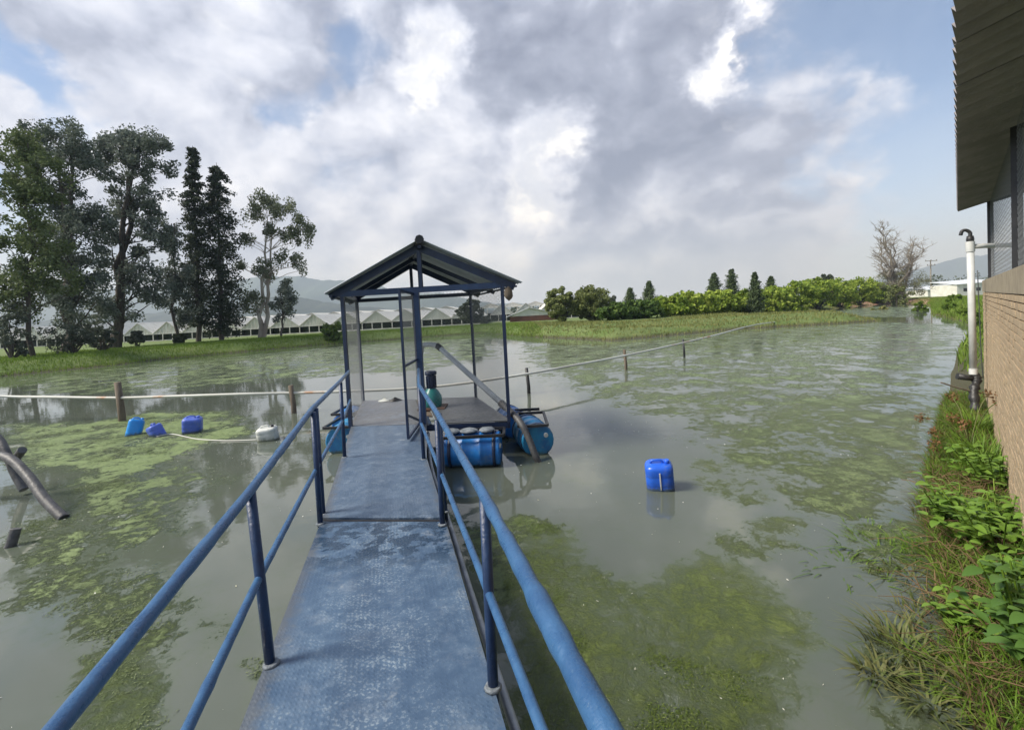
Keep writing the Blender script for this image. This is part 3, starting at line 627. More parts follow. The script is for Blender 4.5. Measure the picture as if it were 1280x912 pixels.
# ------------------------------------------------------------------ greenhouses and far buildings
def greenhouse(label, x0, n, bay, Yf, zg, zgut, zr, depth, open_=True):
    z00 = zg; root = thing('greenhouse', label, 'greenhouse', (x0, Yf, z00), 'greenhouses behind the left bank')
    def mesh_at(mb, nm, m): return mb.build(nm, m, root)
    for i in range(n):
        xa, xb = x0+i*bay, x0+(i+1)*bay; xm = (xa+xb)/2; y0, y1 = Yf, Yf+depth
        mb = MB(); th = .06
        for (xl, zl, xr_, zr_) in ((xa+.02, zgut, xm, zr), (xm, zr, xb-.02, zgut+.01)):
            q = [(xl, y0, zl), (xr_, y0, zr_), (xr_, y1, zr_), (xl, y1, zl)]; mb.slab(q, th)
        mesh_at(mb, 'roof_span', M['plastic_roof'])
        mb = MB(); mb.add([(xa+.1, y0+.15, zgut-.05), (xb-.1, y0+.15, zgut-.05), (xm, y0+.15, zr-.12), (xa+.1, y0+.22, zgut-.05), (xb-.1, y0+.22, zgut-.05), (xm, y0+.22, zr-.12)], [(0, 1, 2), (5, 4, 3), (0, 3, 4, 1), (1, 4, 5, 2), (2, 5, 3, 0)])
        mesh_at(mb, 'gable_sheet', M['plastic_gable'])
        mb = MB()
        for s_ in (.14, .26, .38, .5, .62, .74, .86):
            zt = zgut+(zr-zgut)*(1-abs(s_-.5)*2)-.12; mb.bar((xa+bay*s_, y0+.05, zgut-.1), (xa+bay*s_, y0+.05, zt), .07, .07)
        mb.bar((xa+.05, y0+.04, zgut), (xm, y0+.04, zr-.02), .1, .1); mb.bar((xm, y0+.04, zr-.02), (xb-.05, y0+.04, zgut), .1, .1)
        mesh_at(mb, 'gable_frame', M['white_post'])
        mb = MB(); mb.box((xm, y0+.1, zgut-.08), (bay-.1, .12, .16)); mesh_at(mb, 'fascia', M['plastic_roof'])
        mb = MB(); mb.box((xm, y0+.25, zg+.10), (bay-.1, .12, .20)); mesh_at(mb, 'skirt_sheet', M['plastic_gable'])
        for s_ in (.0, .33, .66):
            mb = MB(); mb.bar((xa+bay*s_+.1, y0-.1, zg), (xa+bay*s_+.1, y0-.05, zgut-.2), .12, .12); mesh_at(mb, 'post', M['white_post'])
        mb = MB()
        for k in range(3): mb.box((xm, y0+1.5+k*2.2, zg+.6+k*.1), (bay*.92, .9, 1.1))
        mesh_at(mb, 'crop_row', M['crop'])
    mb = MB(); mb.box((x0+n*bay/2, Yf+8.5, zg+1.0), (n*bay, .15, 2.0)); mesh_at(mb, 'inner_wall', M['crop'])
gl = lambda px: atY(px, 410, 78).x
bay = 5.2
xg = gl(700)-1.0
greenhouse('long white multi-bay greenhouse block seen behind the shelter, with open dark sides', gl(415), 5, bay, 78, .9, 2.3, 4.15, 30)
greenhouse('white multi-bay greenhouse block with open dark sides behind the pale-trunked gum', gl(415)-7*bay-1.2, 7, bay, 79.5, .85, 2.25, 4.25, 30)
greenhouse('hazy white greenhouse block at the left, half hidden behind the gum trees', gl(415)-17*bay-4, 9, bay, 84, .8, 2.4, 4.8, 30)
greenhouse('pale greenhouse block farther back, its roofs showing above the front blocks', gl(120)-14, 17, 5.6, 112, .9, 4.3, 5.25, 20)
greenhouse('rearmost white greenhouse block to the right of the lone round tree', gl(600)+1, 4, bay, 96, .8, 2.5, 4.6, 24)
# small white-roofed house
v = atY(668, 410, 84); root = thing('farm_house', 'low farm house with white gabled roof and red-brown wall, left of the olive trees', 'house', (v.x, 84, .8))
mb = MB(); mb.box((v.x, 87, 1.3), (9, 5.6, 1.2)); mb.build('wall', M['redwall'], root)
mb = MB(); mb.slab([(v.x-5.2, 83.8, 1.9), (v.x-.8, 83.8, 3.5), (v.x-.8, 90.4, 3.5), (v.x-5.2, 90.4, 1.9)], .12); mb.slab([(v.x-.8, 83.8, 3.5), (v.x+5.8, 83.8, 1.9), (v.x+5.8, 90.4, 1.9), (v.x-.8, 90.4, 3.5)], .12); mb.build('roof', M['white_roof'], root)
mb = MB(); mb.add([(v.x-4.6, 84.2, 1.88), (v.x+5, 84.2, 1.88), (v.x-.7, 84.2, 3.33), (v.x-4.6, 84.3, 1.88), (v.x+5, 84.3, 1.88), (v.x-.7, 84.3, 3.33)], [(0, 1, 2), (5, 4, 3), (0, 3, 4, 1), (1, 4, 5, 2), (2, 5, 3, 0)]); mb.build('gable', M['plastic_roof'], root)
# pale sheds at the right
for px, py, Yd, wd, dp, hh, lb in [(1172,368,150,14,8,2.2,'long low pale shed beyond the bank, left of the white pipe'), (1205,362,130,12,8,3.2,'pale roofed shed nearest the white pipe on the right bank')]:
    v = atY(px, py, Yd); z0 = gz(v.x, v.y); root = thing('shed', lb, 'shed', (v.x, v.y, z0)); mb = MB(); mb.box((v.x, v.y, z0+hh/2), (wd, dp, hh)); mb.build('wall', M['plastic_gable'], root)
    mb = MB(); mb.slab([(v.x-wd/2-.4, v.y-dp/2-.4, z0+hh+.02), (v.x+wd/2+.4, v.y-dp/2-.4, z0+hh+.4), (v.x+wd/2+.4, v.y+dp/2, z0+hh+1.5), (v.x-wd/2-.4, v.y+dp/2, z0+hh+1.1)], .12); mb.build('roof', M['white_roof'], root)
    mb = MB()
    for k in range(3): mb.box((v.x-wd*.3+k*wd*.3, v.y-dp/2-.01, z0+hh*.5), (1.2, .08, .9))
    mb.build('window', M['steel'], root)
# utility pole
v = atY(1164, 372, 135); z0 = gz(v.x, v.y); zt = atY(1164, 325, 135).z; root = thing('utility_pole', 'thin utility pole with crossarms right of the half-bare tree', 'pole', (v.x, v.y, z0))
mb = MB(); mb.tube([(v.x, v.y, z0), (v.x, v.y, zt)], [.2, .13], 8); mb.build('pole', M['greybark'], root)
for dz_, l_ in ((.25, 3.6), (1.6, 2.4)):
    mb = MB(); mb.bar((v.x-l_/2, v.y-.2, zt-dz_), (v.x+l_/2, v.y-.2, zt-dz_), .16, .16); ca = mb.build('crossarm', M['greybark'], root)
    for k in (-.45, 0, .45):
        mb = MB(); mb.tube([(v.x+l_*k, v.y-.2, zt-dz_+.08), (v.x+l_*k, v.y-.2, zt-dz_+.35)], [.07, .1], 6); o = mb.build('insulator', M['black']); o.parent = ca

# ------------------------------------------------------------------ gangway
def DZ(y): return .62 if y > 4.05 else .62+(4.05-y)*.05      # deck height along the ramp
ga = thing('gangway', 'blue painted footbridge with pipe handrails leading out to the roofed raft', 'footbridge', (-.5, 1.5, .6))
L0, L1_, L2, L3 = (-.66, -.35), (-1.87, 4.12), (-2.40, 6.02), (-2.93, 7.80)
R0, R1_, R2, R3 = (.46, -.35), (-.69, 3.98), (-1.20, 5.80), (-1.56, 7.68)
def panel(a, b, c, d, m, za, zb, th=.02):
    mb = MB(); q = [(a[0], a[1], za), (b[0], b[1], za), (c[0], c[1], zb), (d[0], d[1], zb)]; mb.slab(q, th); return mb.build('deck_panel', M[m], ga)
panel(L0, R0, R1_, L1_, 'deck', .62+4.4*.05, .62)
e1 = .02
panel((L1_[0]-.006, L1_[1]+.025), (R1_[0]-.006, R1_[1]+.025), R2, L2, 'deck2', .635, .63)
panel((L2[0]-.002, L2[1]+.012), (R2[0]-.004, R2[1]+.012), R3, (L3[0]+.02, L3[1]), 'deck2', .615, .625)
mb = MB(); mb.bar((L1_[0], L1_[1]-.006, .606), (R1_[0], R1_[1]-.006, .606), .035, .036); mb.build('hinge_bar', M['steel'], ga)
def seg(a, b, za, zb, dz0, m, nm, wd=.05, ht=.09, off=0):
    mb = MB(); mb.bar((a[0]+off, a[1], za-dz0), (b[0]+off, b[1], zb-dz0), wd, ht); mb.build(nm, M[m], ga)
seg(L0, L1_, .84, .62, .075, 'postblue', 'side_beam', off=.04); seg(R0, R1_, .84, .62, .075, 'postblue', 'side_beam', off=-.04)
seg(L1_, L2, .62, .62, .075, 'postblue', 'side_beam', off=.04); seg(R1_, R2, .62, .62, .075, 'postblue', 'side_beam', off=-.04)
seg(L2, L3, .6, .6, .075, 'postblue', 'side_beam', off=.04); seg(R2, R3, .6, .6, .075, 'postblue', 'side_beam', off=-.04)
for k in (.15, .5, .8):
    a = Vector((*L0, 0)).lerp(Vector((*L1_, 0)), k); b_ = Vector((*R0, 0)).lerp(Vector((*R1_, 0)), k); z_ = DZ(a.y)-.1
    mb = MB(); mb.bar((a.x+.08, a.y, z_), (b_.x-.08, b_.y, z_), .05, .05); mb.build('cross_beam', M['postblue'], ga)
mb = MB(); mb.tube(smooth_line([(R0[0]+.09, R0[1], .74), (R0[0]*.3+R1_[0]*.7+.06, R0[1]*.3+R1_[1]*.7, .56), (R1_[0]+.05, R1_[1], .53), (R2[0]+.05, R2[1], .52), (R3[0]+.04, R3[1]-.1, .5)], 5), .024, 8); mb.build('side_pipe', M['galv'], ga)
# posts (base, top)
posts = [((-1.33, 2.25), (-1.39, 2.28, 1.60)), ((-1.845, 4.04), (-1.86, 4.08, 1.645)), ((-1.905, 4.24), (-1.915, 4.26, 1.645)), ((-2.36, 6.02), (-2.36, 6.05, 1.64)),
         ((-.175, 2.02), (-.17, 2.06, 1.60)), ((-.70, 3.88), (-.70, 3.92, 1.55)), ((-.72, 4.16), (-.725, 4.18, 1.55)), ((-1.23, 5.75), (-1.24, 5.78, 1.57)), ((-.78, .2), (-.8, .2, 1.6)), ((.34, .2), (.36, .2, 1.6))]
for (bx, by), (tx, ty, tz) in posts:
    mb = MB(); mb.tube([(bx, by, DZ(by)-.12), (tx, ty, tz)], .025, 10); o = mb.build('rail_post', M['postblue'], ga)
    mb = MB(); n = 12
    mb.tube([(bx, by, DZ(by)+.004), (bx, by, DZ(by)+.016)], [.043, .036], 9); wl = mb.build('weld_collar', M['grime'])
    wl.parent = o
def rail(nm, pts, r, jr=None):
    P_ = []; rs = []
    for i in range(len(pts)-1):
        a, b_ = Vector(pts[i]), Vector(pts[i+1]); n = max(2, int((b_-a).length/.06))
        for k in range(n): P_.append(a.lerp(b_, k/n)); 
    P_.append(Vector(pts[-1]))
    for q in P_:
        rr_ = r*(1+.025*math.sin(q.y*31)+.02*math.sin(q.y*73+1))
        if jr:
            for y0, y1, g in jr:
                if y0 < q.y < y1: rr_ *= g
        rs.append(rr_)
    mb = MB(); mb.tube(P_, rs, 12); mb.build(nm, M['rail'], ga)
rail('handrail', [(-.93, .55, 1.60), (-1.39, 2.28, 1.61), (-1.92, 4.2, 1.655), (-2.36, 6.05, 1.66), (-2.86, 7.74, 1.60)], .0245, [(2.9, 3.3, 1.1), (1.55, 1.75, 1.12)])
rail('handrail', [(.30, .3, 1.60), (-.17, 2.06, 1.61), (-.71, 4.05, 1.565), (-1.24, 5.78, 1.585), (-1.60, 7.5, 1.60)], .0245, [(.3, 1.02, 1.32), (1.02, 1.1, 1.2), (1.12, 1.3, 1.38), (1.3, 1.7, 1.2), (1.85, 1.98, 1.14)])
rail('mid_rail', [(-.95, .9, 1.2), (-1.37, 2.27, 1.16), (-1.89, 4.15, 1.11), (-2.36, 6.03, 1.12), (-2.87, 7.74, 1.10)], .0195, [(1.5, 1.6, 1.15)])
rail('mid_rail', [(.25, .5, 1.22), (-.172, 2.04, 1.16), (-.71, 4.0, 1.06), (-1.235, 5.76, 1.09), (-1.58, 7.45, 1.10)], .0195)

# ------------------------------------------------------------------ roofed raft
FL, FR, BL, BR = Vector((-2.93, 7.80, 0)), Vector((-.11, 7.62, 0)), Vector((-3.55, 10.35, 0)), Vector((-.88, 10.0, 0))
def G(u, v, z):
    q = FL.lerp(FR, u).lerp(BL.lerp(BR, u), v); return Vector((q.x, q.y, z))
rf = thing('pump_shelter', 'open roofed steel shelter on a floating deck at the end of the gangway', 'shelter', G(.5, .5, 0)*1)
def rb(nm, m, *bars):
    mb = MB()
    for a, b_, wd, ht in bars: mb.bar(a, b_, wd, ht)
    return mb.build(nm, M[m], rf)
DT = .62; PT = 2.90
UM = .47
mb = MB(); mb.slab([G(0, .004, DT+.005), G(UM, .004, DT+.005), G(UM, .49, DT+.005), G(0, .49, DT+.005)], .02); mb.build('deck_panel', M['deck3'], rf)
mb = MB(); mb.slab([G(0, .494, DT+.003), G(UM, .494, DT+.003), G(UM, 1, DT+.003), G(0, 1, DT+.003)], .02); mb.build('deck_panel', M['deck3'], rf)
mb = MB(); mb.slab([G(UM+.085, .0, DT+.012), G(1, .0, DT+.012), G(1, 1, DT+.012), G(UM+.085, 1, DT+.012)], .02); mb.build('deck_panel', M['deck4'], rf)
mb = MB(); mb.slab([G(UM+.004, .3, DT-.02), G(UM+.081, .3, DT-.02), G(UM+.081, 1, DT-.02), G(UM+.004, 1, DT-.02)], .03); mb.build('deck_plank', M['wood'], rf)
for a, b_ in ((G(.02, .01, 0), G(.98, .01, 0)), (G(.02, .99, 0), G(.98, .99, 0)), (G(.01, 0, 0), G(.01, 1, 0)), (G(.99, 0, 0), G(.99, 1, 0)), (G(UM+.04, 0, 0), G(UM+.04, 1, 0))):
    a.z = b_.z = DT-.075; rb('deck_beam', 'navy', (a, b_, .05, .10))
PO = [(.005, .01), (.995, .01), (.005, .99), (.995, .99), (UM, .01)]
for u, v in PO:
    mb = MB(); w_ = .06 if (u, v) != (UM, .01) else .085; mb.bar(G(u, v, DT-.02), G(u, v, PT), w_, w_); mb.build('post', M['navy'] if u != UM else M['postblue'], rf)
rb('tie_beam', 'postblue', (G(-.01, .01, PT+.045), G(1.01, .01, PT+.045), .05, .10)); rb('tie_beam', 'navy', (G(-.01, .99, PT+.03), G(1.01, .99, PT+.03), .05, .08))
rb('side_plate', 'navy', (G(.005, 0, PT+.06), G(.005, 1, PT+.06), .05, .08)); rb('side_plate', 'navy', (G(.995, 0, PT+.06), G(.995, 1, PT+.06), .05, .08))
RZ, EZ = 3.70, 2.90
for v in (.01, .5, .99):
    for u0 in (-.07, 1.07):
        if v == .5 and True:
            rb('rafter', 'navy', (G(.5, v, RZ-.06), G(u0, v, EZ-.02), .05, .08))
        else: rb('rafter', 'navy', (G(.5, v, RZ-.04), G(u0, v, EZ), .06, .12))
rb('ridge_beam', 'navy', (G(.5, -.06, RZ-.02), G(.5, 1.05, RZ-.02), .06, .10))
rb('king_post', 'navy', (G(.5, .01, PT+.09), G(.5, .01, RZ-.05), .07, .07)); rb('king_post', 'navy', (G(.5, .99, PT+.07), G(.5, .99, RZ-.05), .06, .06))
rb('back_post', 'navy', (G(.5, .99, DT), G(.5, .99, PT), .035, .035))
# corrugated roof sheets, three to a side
def corr(p0, p1, q1, q0, n, amp, nm, m, parent, th=.004, per=None):
    """sheet p0-p1 (eave) to q0-q1 (ridge); ribs run eave to ridge"""
    p0, p1, q1, q0 = map(Vector, (p0, p1, q1, q0)); nrm = (p1-p0).cross(q0-p0).normalized()
    if nrm.z < 0: nrm = -nrm
    V = []; k = n*4
    for s_ in (0, 1):
        for i in range(k+1):
            t_ = i/k; o = nrm*(amp*math.sin(t_*n*2*math.pi)+(th if s_ else 0)); V += [p0.lerp(p1, t_)+o, q0.lerp(q1, t_)+o]
    mb = MB(); b2 = 2*(k+1); fs = []
    for i in range(k):
        fs += [(2*i, 2*i+1, 2*i+3, 2*i+2), (b2+2*i, b2+2*i+2, b2+2*i+3, b2+2*i+1), (2*i, 2*i+2, b2+2*i+2, b2+2*i), (2*i+1, b2+2*i+1, b2+2*i+3, 2*i+3)]
    fs += [(0, b2, b2+1, 1), (2*k, 2*k+1, b2+2*k+1, b2+2*k)]
    mb.add(V, fs, False); o = mb.mesh(nm, m); return link(nm, o, parent)
for u0 in (-.095, 1.095):
    for i in range(3):
        v0, v1 = -.08+i*.39, -.08+(i+1)*.39+.01; dz_ = i*.004
        corr(G(u0, v0, EZ+.055+dz_), G(u0, v1, EZ+.055+dz_), G(.502 if u0 < 0 else .498, v1, RZ+.075+dz_), G(.502 if u0 < 0 else .498, v0, RZ+.075+dz_), 7, .012, 'roof_sheet', M['sheet'], rf)
mb = MB(); mb.tube([G(.5, -.10, RZ+.06), G(.5, 1.11, RZ+.06)], .075, 8); mb.build('ridge_cap', M['steel'], rf)
for u0 in (-.06, 1.06): rb('gutter_lip', 'navy', (G(u0, -.05, EZ+.005), G(u0, 1.05, EZ+.005), .05, .03))
# chain link
def chain(a, b_, z0, z1, name, parent, m, pitch=.065, r=.0016, zf=None):
    a, b_ = Vector(a), Vector(b_); L = (b_-a).length; d = (b_-a)/L; Hh = z1-z0; mb = MB(); nrm = d.cross(Vector((0, 0, 1)))
    for s_ in (0, 1):
        k = -Hh
        while k < L:
            t0, t1 = max(k, 0), min(k+Hh, L)
            if t1 > t0:
                h0, h1 = t0-k, t1-k
                if s_: h0, h1 = Hh-h0, Hh-h1
                P0 = a+d*t0+nrm*.002*s_; P1 = a+d*t1+nrm*.002*s_; P0.z = z0+h0; P1.z = z0+h1; mb.tube([P0, P1], r, 3, False)
            k += pitch
    return tag(mb.build(name, m, parent), kind='stuff')
chain(G(.01, .03, 0), G(.01, .97, 0), DT+.03, PT-.0, 'wire_mesh', rf, M['wire'])
chain(G(.02, .995, 0), G(.98, .995, 0), DT+.03, PT-.02, 'wire_mesh', rf, M['wire'])
chain(G(.99, .03, 0), G(.99, .97, 0), DT+.03, PT-.0, 'wire_mesh', rf, M['wire'])
chain(G(UM+.03, .015, 0), G(.98, .015, 0), DT+.03, PT-.02, 'wire_mesh', rf, M['wire'], .065, .0012)
# door leaf, standing open towards the gangway
dp0 = G(UM-.02, .01, 0); dp1 = Vector((dp0.x+.03, 6.66, 0)); zb_, zt_ = DT+.05, PT-.02
dr = thing('door', None, None, dp0*1); dr.parent = rf; dr.matrix_parent_inverse = Matrix.Translation(-Vector(rf.location)); 
def dbar(a, b_, w_=.035):
    mb = MB(); mb.bar(a, b_, w_, w_); o = mb.build('door_frame', M['navy']); o.parent = dr; o.matrix_parent_inverse = Matrix.Translation(-Vector(dr.location)); return o
V2 = lambda q, z: Vector((q.x, q.y, z))
dbar(V2(dp0, zb_), V2(dp0, zt_)); dbar(V2(dp1, zb_), V2(dp1, zt_)); dbar(V2(dp0, zb_), V2(dp1, zb_)); dbar(V2(dp0, zt_), V2(dp1, zt_)); dbar(V2(dp0, 1.75), V2(dp1, 1.75)); dbar(V2(dp0, zb_), V2(dp1, zb_+.35), .03)
o = chain(dp0, dp1, zb_, zt_, 'door_mesh', None, M['wire']); o.parent = dr; o.matrix_parent_inverse = Matrix.Translation(-Vector(dr.location))
# float frames
fr = lambda x0, x1, y0, y1, z, w_=.045: [((x0, y0, z), (x1, y0, z), w_, w_), ((x0, y1, z), (x1, y1, z), w_, w_), ((x0, y0+w_/2, z-.001), (x0, y1-w_/2, z-.001), w_, w_), ((x1, y0+w_/2, z-.001), (x1, y1-w_/2, z-.001), w_, w_)]
rb('float_frame', 'steel', *fr(-1.30, -.22, 7.10, 7.56, .52)); rb('float_frame', 'steel', *fr(.02, .52, 7.55, 8.55, .53)); rb('float_frame', 'steel', *fr(-3.62, -3.12, 8.3, 9.3, .50)); rb('float_frame', 'steel', *fr(-3.95, -3.45, 9.5, 10.4, .50))
mb = MB(); mb.box((.22, 9.0, .50), (.5, .05, .05)); mb.build('float_frame', M['steel'], rf)

# barrels (floats)
def lathe(mb, c, ax, prof, n=20):
    ax = Vector(ax).normalized(); x = ax.cross(Vector((0, 0, 1)) if abs(ax.z) < .98 else Vector((1, 0, 0))).normalized(); y = ax.cross(x); vs = []
    for d, r in prof:
        for k in range(n):
            a = 2*math.pi*k/n; vs.append(Vector(c)+ax*d+(x*math.cos(a)+y*math.sin(a))*r)
    m_ = len(prof); mb.add(vs, [(i*n+k, (i+1)*n+k, (i+1)*n+(k+1) % n, i*n+(k+1) % n) for i in range(m_-1) for k in range(n)], True)
    mb.add([vs[k] for k in range(n)], [tuple(range(n))]); mb.add([vs[(m_-1)*n+k] for k in range(n)], [tuple(range(n))[::-1]])
BP = [(-.45, .245), (-.455, .27), (-.43, .285), (-.40, .28), (-.17, .29), (-.155, .302), (-.13, .302), (-.115, .29), (.115, .29), (.13, .302), (.155, .302), (.17, .29), (.40, .28), (.43, .285), (.455, .27), (.45, .245)]
def barrel(c, ax, m, label):
    root = thing('barrel', label, 'barrel', c, 'blue barrels floating the raft'); mb = MB(); lathe(mb, c, ax, BP); mb.build('barrel_body', M[m], root)
    a = Vector(ax).normalized(); u = a.cross(Vector((0, 0, 1))).normalized()
    for s_ in (-1, 1):
        mb = MB(); e = Vector(c)+a*s_*.45
        lathe(mb, e+u*.14+Vector((0, 0, .09)), a*s_, [(-.02, .04), (.02, .04), (.024, .034)], 10); mb.build('bung', M['can_white'], root)
        mb = MB(); lathe(mb, Vector(c)+a*s_*.36, a, [(-.025, .288), (-.025, .294), (.025, .294), (.025, .288)], 20); mb.build('strap', M['navy'], root)
barrel((-.74, 7.36, .24), (1, -.06, 0), 'drum', 'blue barrel lying crosswise in front of the raft deck, under a black frame')
barrel((.26, 8.05, .25), (-.2, 1, 0), 'drumgreen', 'blue barrel at the right front corner of the raft, hose in front of its end')
barrel((-3.37, 8.78, .22), (-.12, 1, 0), 'drumgreen', 'blue barrel on the left side of the raft, nearest the gangway')
barrel((-3.72, 9.95, .24), (-.12, 1, 0), 'drum', 'blue barrel on the left side of the raft, farther back')
barrel((-.1, 9.2, .22), (-.25, 1, 0), 'drum', 'blue barrel under the right side of the raft, mostly hidden behind the corner one')
# rubbish on the front frame
root = thing('rubble_bags', 'grey lumpy bags lying on the frame over the front barrel', 'bags', (-.75, 7.33, .54))
for i, (x_, w_) in enumerate(((-1.08, .24), (-.80, .26), (-.50, .22))):
    mb = MB(); n = 12; vs = []; rows = [(-.5, .2), (-.3, .8), (0, 1), (.3, .8), (.5, .2)]
    for d, r in rows:
        for k in range(n):
            a = 2*math.pi*k/n; j = 1+random.uniform(-.12, .12); vs.append((x_+d*w_*1.15, 7.33+math.cos(a)*r*.15*j, .565+max(-.02, math.sin(a)*r*.045*j)+.0))
    mb.add(vs, [(q*n+k, (q+1)*n+k, (q+1)*n+(k+1) % n, q*n+(k+1) % n) for q in range(4) for k in range(n)], True); mb.build('bag', M['grime'], root)

# pump inside the shelter
pc = atz(541, 510, DT); root = thing('water_pump', 'teal electric pump with blue motor hood standing inside the shelter', 'pump', (pc.x, pc.y, DT))
mb = MB(); lathe(mb, (pc.x, pc.y, DT+.26), (0, 0, 1), [(-.24, .15), (-.22, .18), (-.08, .20), (0, .185), (.1, .13), (.14, .09), (.16, .08)], 18); mb.build('volute', M['teal'], root)
mb = MB(); lathe(mb, (pc.x, pc.y, DT+.54), (0, 0, 1), [(-.15, .07), (-.14, .085), (.12, .085), (.14, .07)], 16)
for k in range(10):
    a = k*.628; mb.box((pc.x+math.cos(a)*.09, pc.y+math.sin(a)*.09, DT+.54), (.03, .012, .24), a)
mb.build('motor', M['navy'], root)
mb = MB(); lathe(mb, (pc.x, pc.y, DT+.72), (0, 0, 1), [(-.04, .11), (-.03, .12), (.03, .12), (.04, .09)], 16); mb.build('fan_cover', M['navy'], root)
mb = MB(); mb.box((pc.x, pc.y, DT+.02), (.55, .45, .04)); mb.build('base_plate', M['rust'], root)
# grey pipe
A_ = lambda px, py, Y_: atY(px, py, Y_)
gp = thing('suction_pipe', 'thick grey pipe slanting from the pump down to the right corner of the raft', 'pipe', (pc.x, pc.y, DT+.4))
pp = [(pc.x-.12, pc.y+.3, .75), A_(524, 470, 9.1), A_(527, 437, 9.3), A_(530, 431, 9.3), A_(543, 431, 9.25), A_(549, 434, 9.2)]
ee = A_(628, 505, 8.0)
mb = MB(); mb.tube(smooth_line(pp, 4)+[Vector(ee)], .052, 12); mb.build('rigid_pipe', M['greypipe'], gp)
mb = MB(); lathe(mb, A_(549, 434, 9.2), Vector(ee)-A_(549, 434, 9.2), [(-.07, .064), (.07, .064)], 14); mb.build('coupling', M['hose'], gp)
mb = MB(); lathe(mb, ee, Vector(ee)-A_(549, 434, 9.2), [(-.05, .066), (.1, .066)], 14); mb.build('coupling', M['hose'], gp)
hs = smooth_line([ee, A_(640, 516, 7.75), A_(652, 530, 7.5), A_(661, 548, 7.4), A_(668, 566, 7.32), A_(676, 584, 7.3)], 10)
mb = MB(); mb.tube(hs, [.052+(.009 if i % 2 else 0) for i in range(len(hs))], 12); mb.build('corrugated_hose', M['hose'], gp)
# small litter on the deck
root = thing('rag', 'crumpled white and black rag lying at the far end of the brown deck', 'rag', G(.25, .93, DT+.02)*1)
for cx, m in ((.20, 'can_white'), (.29, 'black')):
    c = G(cx, .93, DT+.03); mb = MB(); vs = []; n = 14
    for r in (1, .75, .4, .05):
        for k in range(n):
            a = k/n*6.283; j = random.uniform(.7, 1.2); vs.append((c.x+math.cos(a)*.15*r*j, c.y+math.sin(a)*.11*r*j, DT+.012+(1-r)*.07*j))
    mb.add(vs, [(q*n+k, q*n+(k+1) % n, (q+1)*n+(k+1) % n, (q+1)*n+k) for q in range(3) for k in range(n)], True); mb.build('fold', M[m], root)
mb = MB(); c = G(1.03, .0, PT-.10); cs = []
root = thing('wasp_nest', 'small brown lump hanging outside the right front corner post under the eave', 'nest', c)
vs = []; n = 12
for i in range(7):
    f = i/6; r = .075*math.sin(f*math.pi)**.6+.004
    for k in range(n):
        a = k/n*6.283; j = random.uniform(.85, 1.1); vs.append((c.x+math.cos(a)*r*j, c.y+math.sin(a)*r*j, c.z+.12-f*.25))
mb.add(vs, [(q*n+k, (q+1)*n+k, (q+1)*n+(k+1) % n, q*n+(k+1) % n) for q in range(6) for k in range(n)], True); mb.build('nest_body', M['wood'], root)

# ------------------------------------------------------------------ jerrycans on the water
def jerry(label, px, py, m, w_, d_, h_, tilt, rz, sink=.1, seam=False, group='jerrycans floating on the pond'):
    b = atz(px, py); root = thing('jerrycan', label, 'jerrycan', (b.x, b.y, 0), group)
    rt = Matrix.Translation((b.x, b.y+.1, -sink)) @ Matrix.Rotation(rz, 4, 'Z') @ Matrix.Rotation(tilt[0], 4, 'X') @ Matrix.Rotation(tilt[1], 4, 'Y')
    def tf(mb, nm, mm):
        mb.v = [tuple(rt @ Vector(v)) for v in mb.v]; mb.build(nm, M[mm], root)
    mb = MB(); rows = []; n = 28
    prof = [(0, .80), (.03, .93), (.08, 1), (.32, 1), (.34, .988), (.38, .988), (.40, 1), (.62, 1), (.64, .988), (.68, .988), (.70, 1), (.88, 1), (.95, .93), (1, .78), (1.005, .35)]
    vs = []
    for f, s_ in prof:
        for k in range(n):
            a = k/n*2*math.pi; c_, s2 = math.cos(a), math.sin(a); q = 4.5; den_ = (abs(c_)**q+abs(s2)**q)**(1/q)
            vs.append((c_/den_*w_/2*s_, s2/den_*d_/2*s_, f*h_))
    mb.add(vs, [(i*n+k, i*n+(k+1) % n, (i+1)*n+(k+1) % n, (i+1)*n+k) for i in range(len(prof)-1) for k in range(n)], True)
    mb.add([vs[k] for k in range(n)], [tuple(range(n))[::-1]]); mb.add([vs[(len(prof)-1)*n+k] for k in range(n)], [tuple(range(n))]); tf(mb, 'can_body', m)
    mb = MB(); mb.tube(smooth_line([(-w_*.30, 0, h_*.985), (-w_*.22, 0, h_+.035), (w_*.08, 0, h_+.04), (w_*.16, 0, h_*.985)], 4), .016, 8); tf(mb, 'handle', m)
    mb = MB(); mb.tube([(w_*.3, 0, h_*.97), (w_*.3, 0, h_+.045)], [.034, .032], 12); tf(mb, 'cap', 'black' if m == 'can_white' else m)
    if seam: mb = MB(); mb.box((0, -d_/2-.004, h_*.56), (.016, .01, h_*.55)); tf(mb, 'level_strip', 'can_white')
    return root
jerry('royal blue jerrycan with a pale level strip floating alone right of the raft', 829, 612, 'can_royal', .36, .30, .44, (R(9), R(-3)), R(-14), .08, True)
jerry('cyan-blue jerrycan tilted on its edge, leftmost of the floating ones', 161, 545, 'can_cyan', .31, .27, .45, (R(-14), R(14)), R(35), .08)
jerry('violet-blue tilted jerrycan right beside the cyan one', 196, 545, 'can_violet', .33, .28, .37, (R(15), R(-16)), R(-30), .10)
jerry('dark blue upright jerrycan between the tilted pair and the white one', 237, 541, 'can_violet', .40, .31, .40, (R(8), R(5)), R(20), .04)
jerry('white jerrycan lying low in the water left of the gangway', 333, 551, 'can_white', .40, .30, .32, (R(6), R(-4)), R(10), .04)
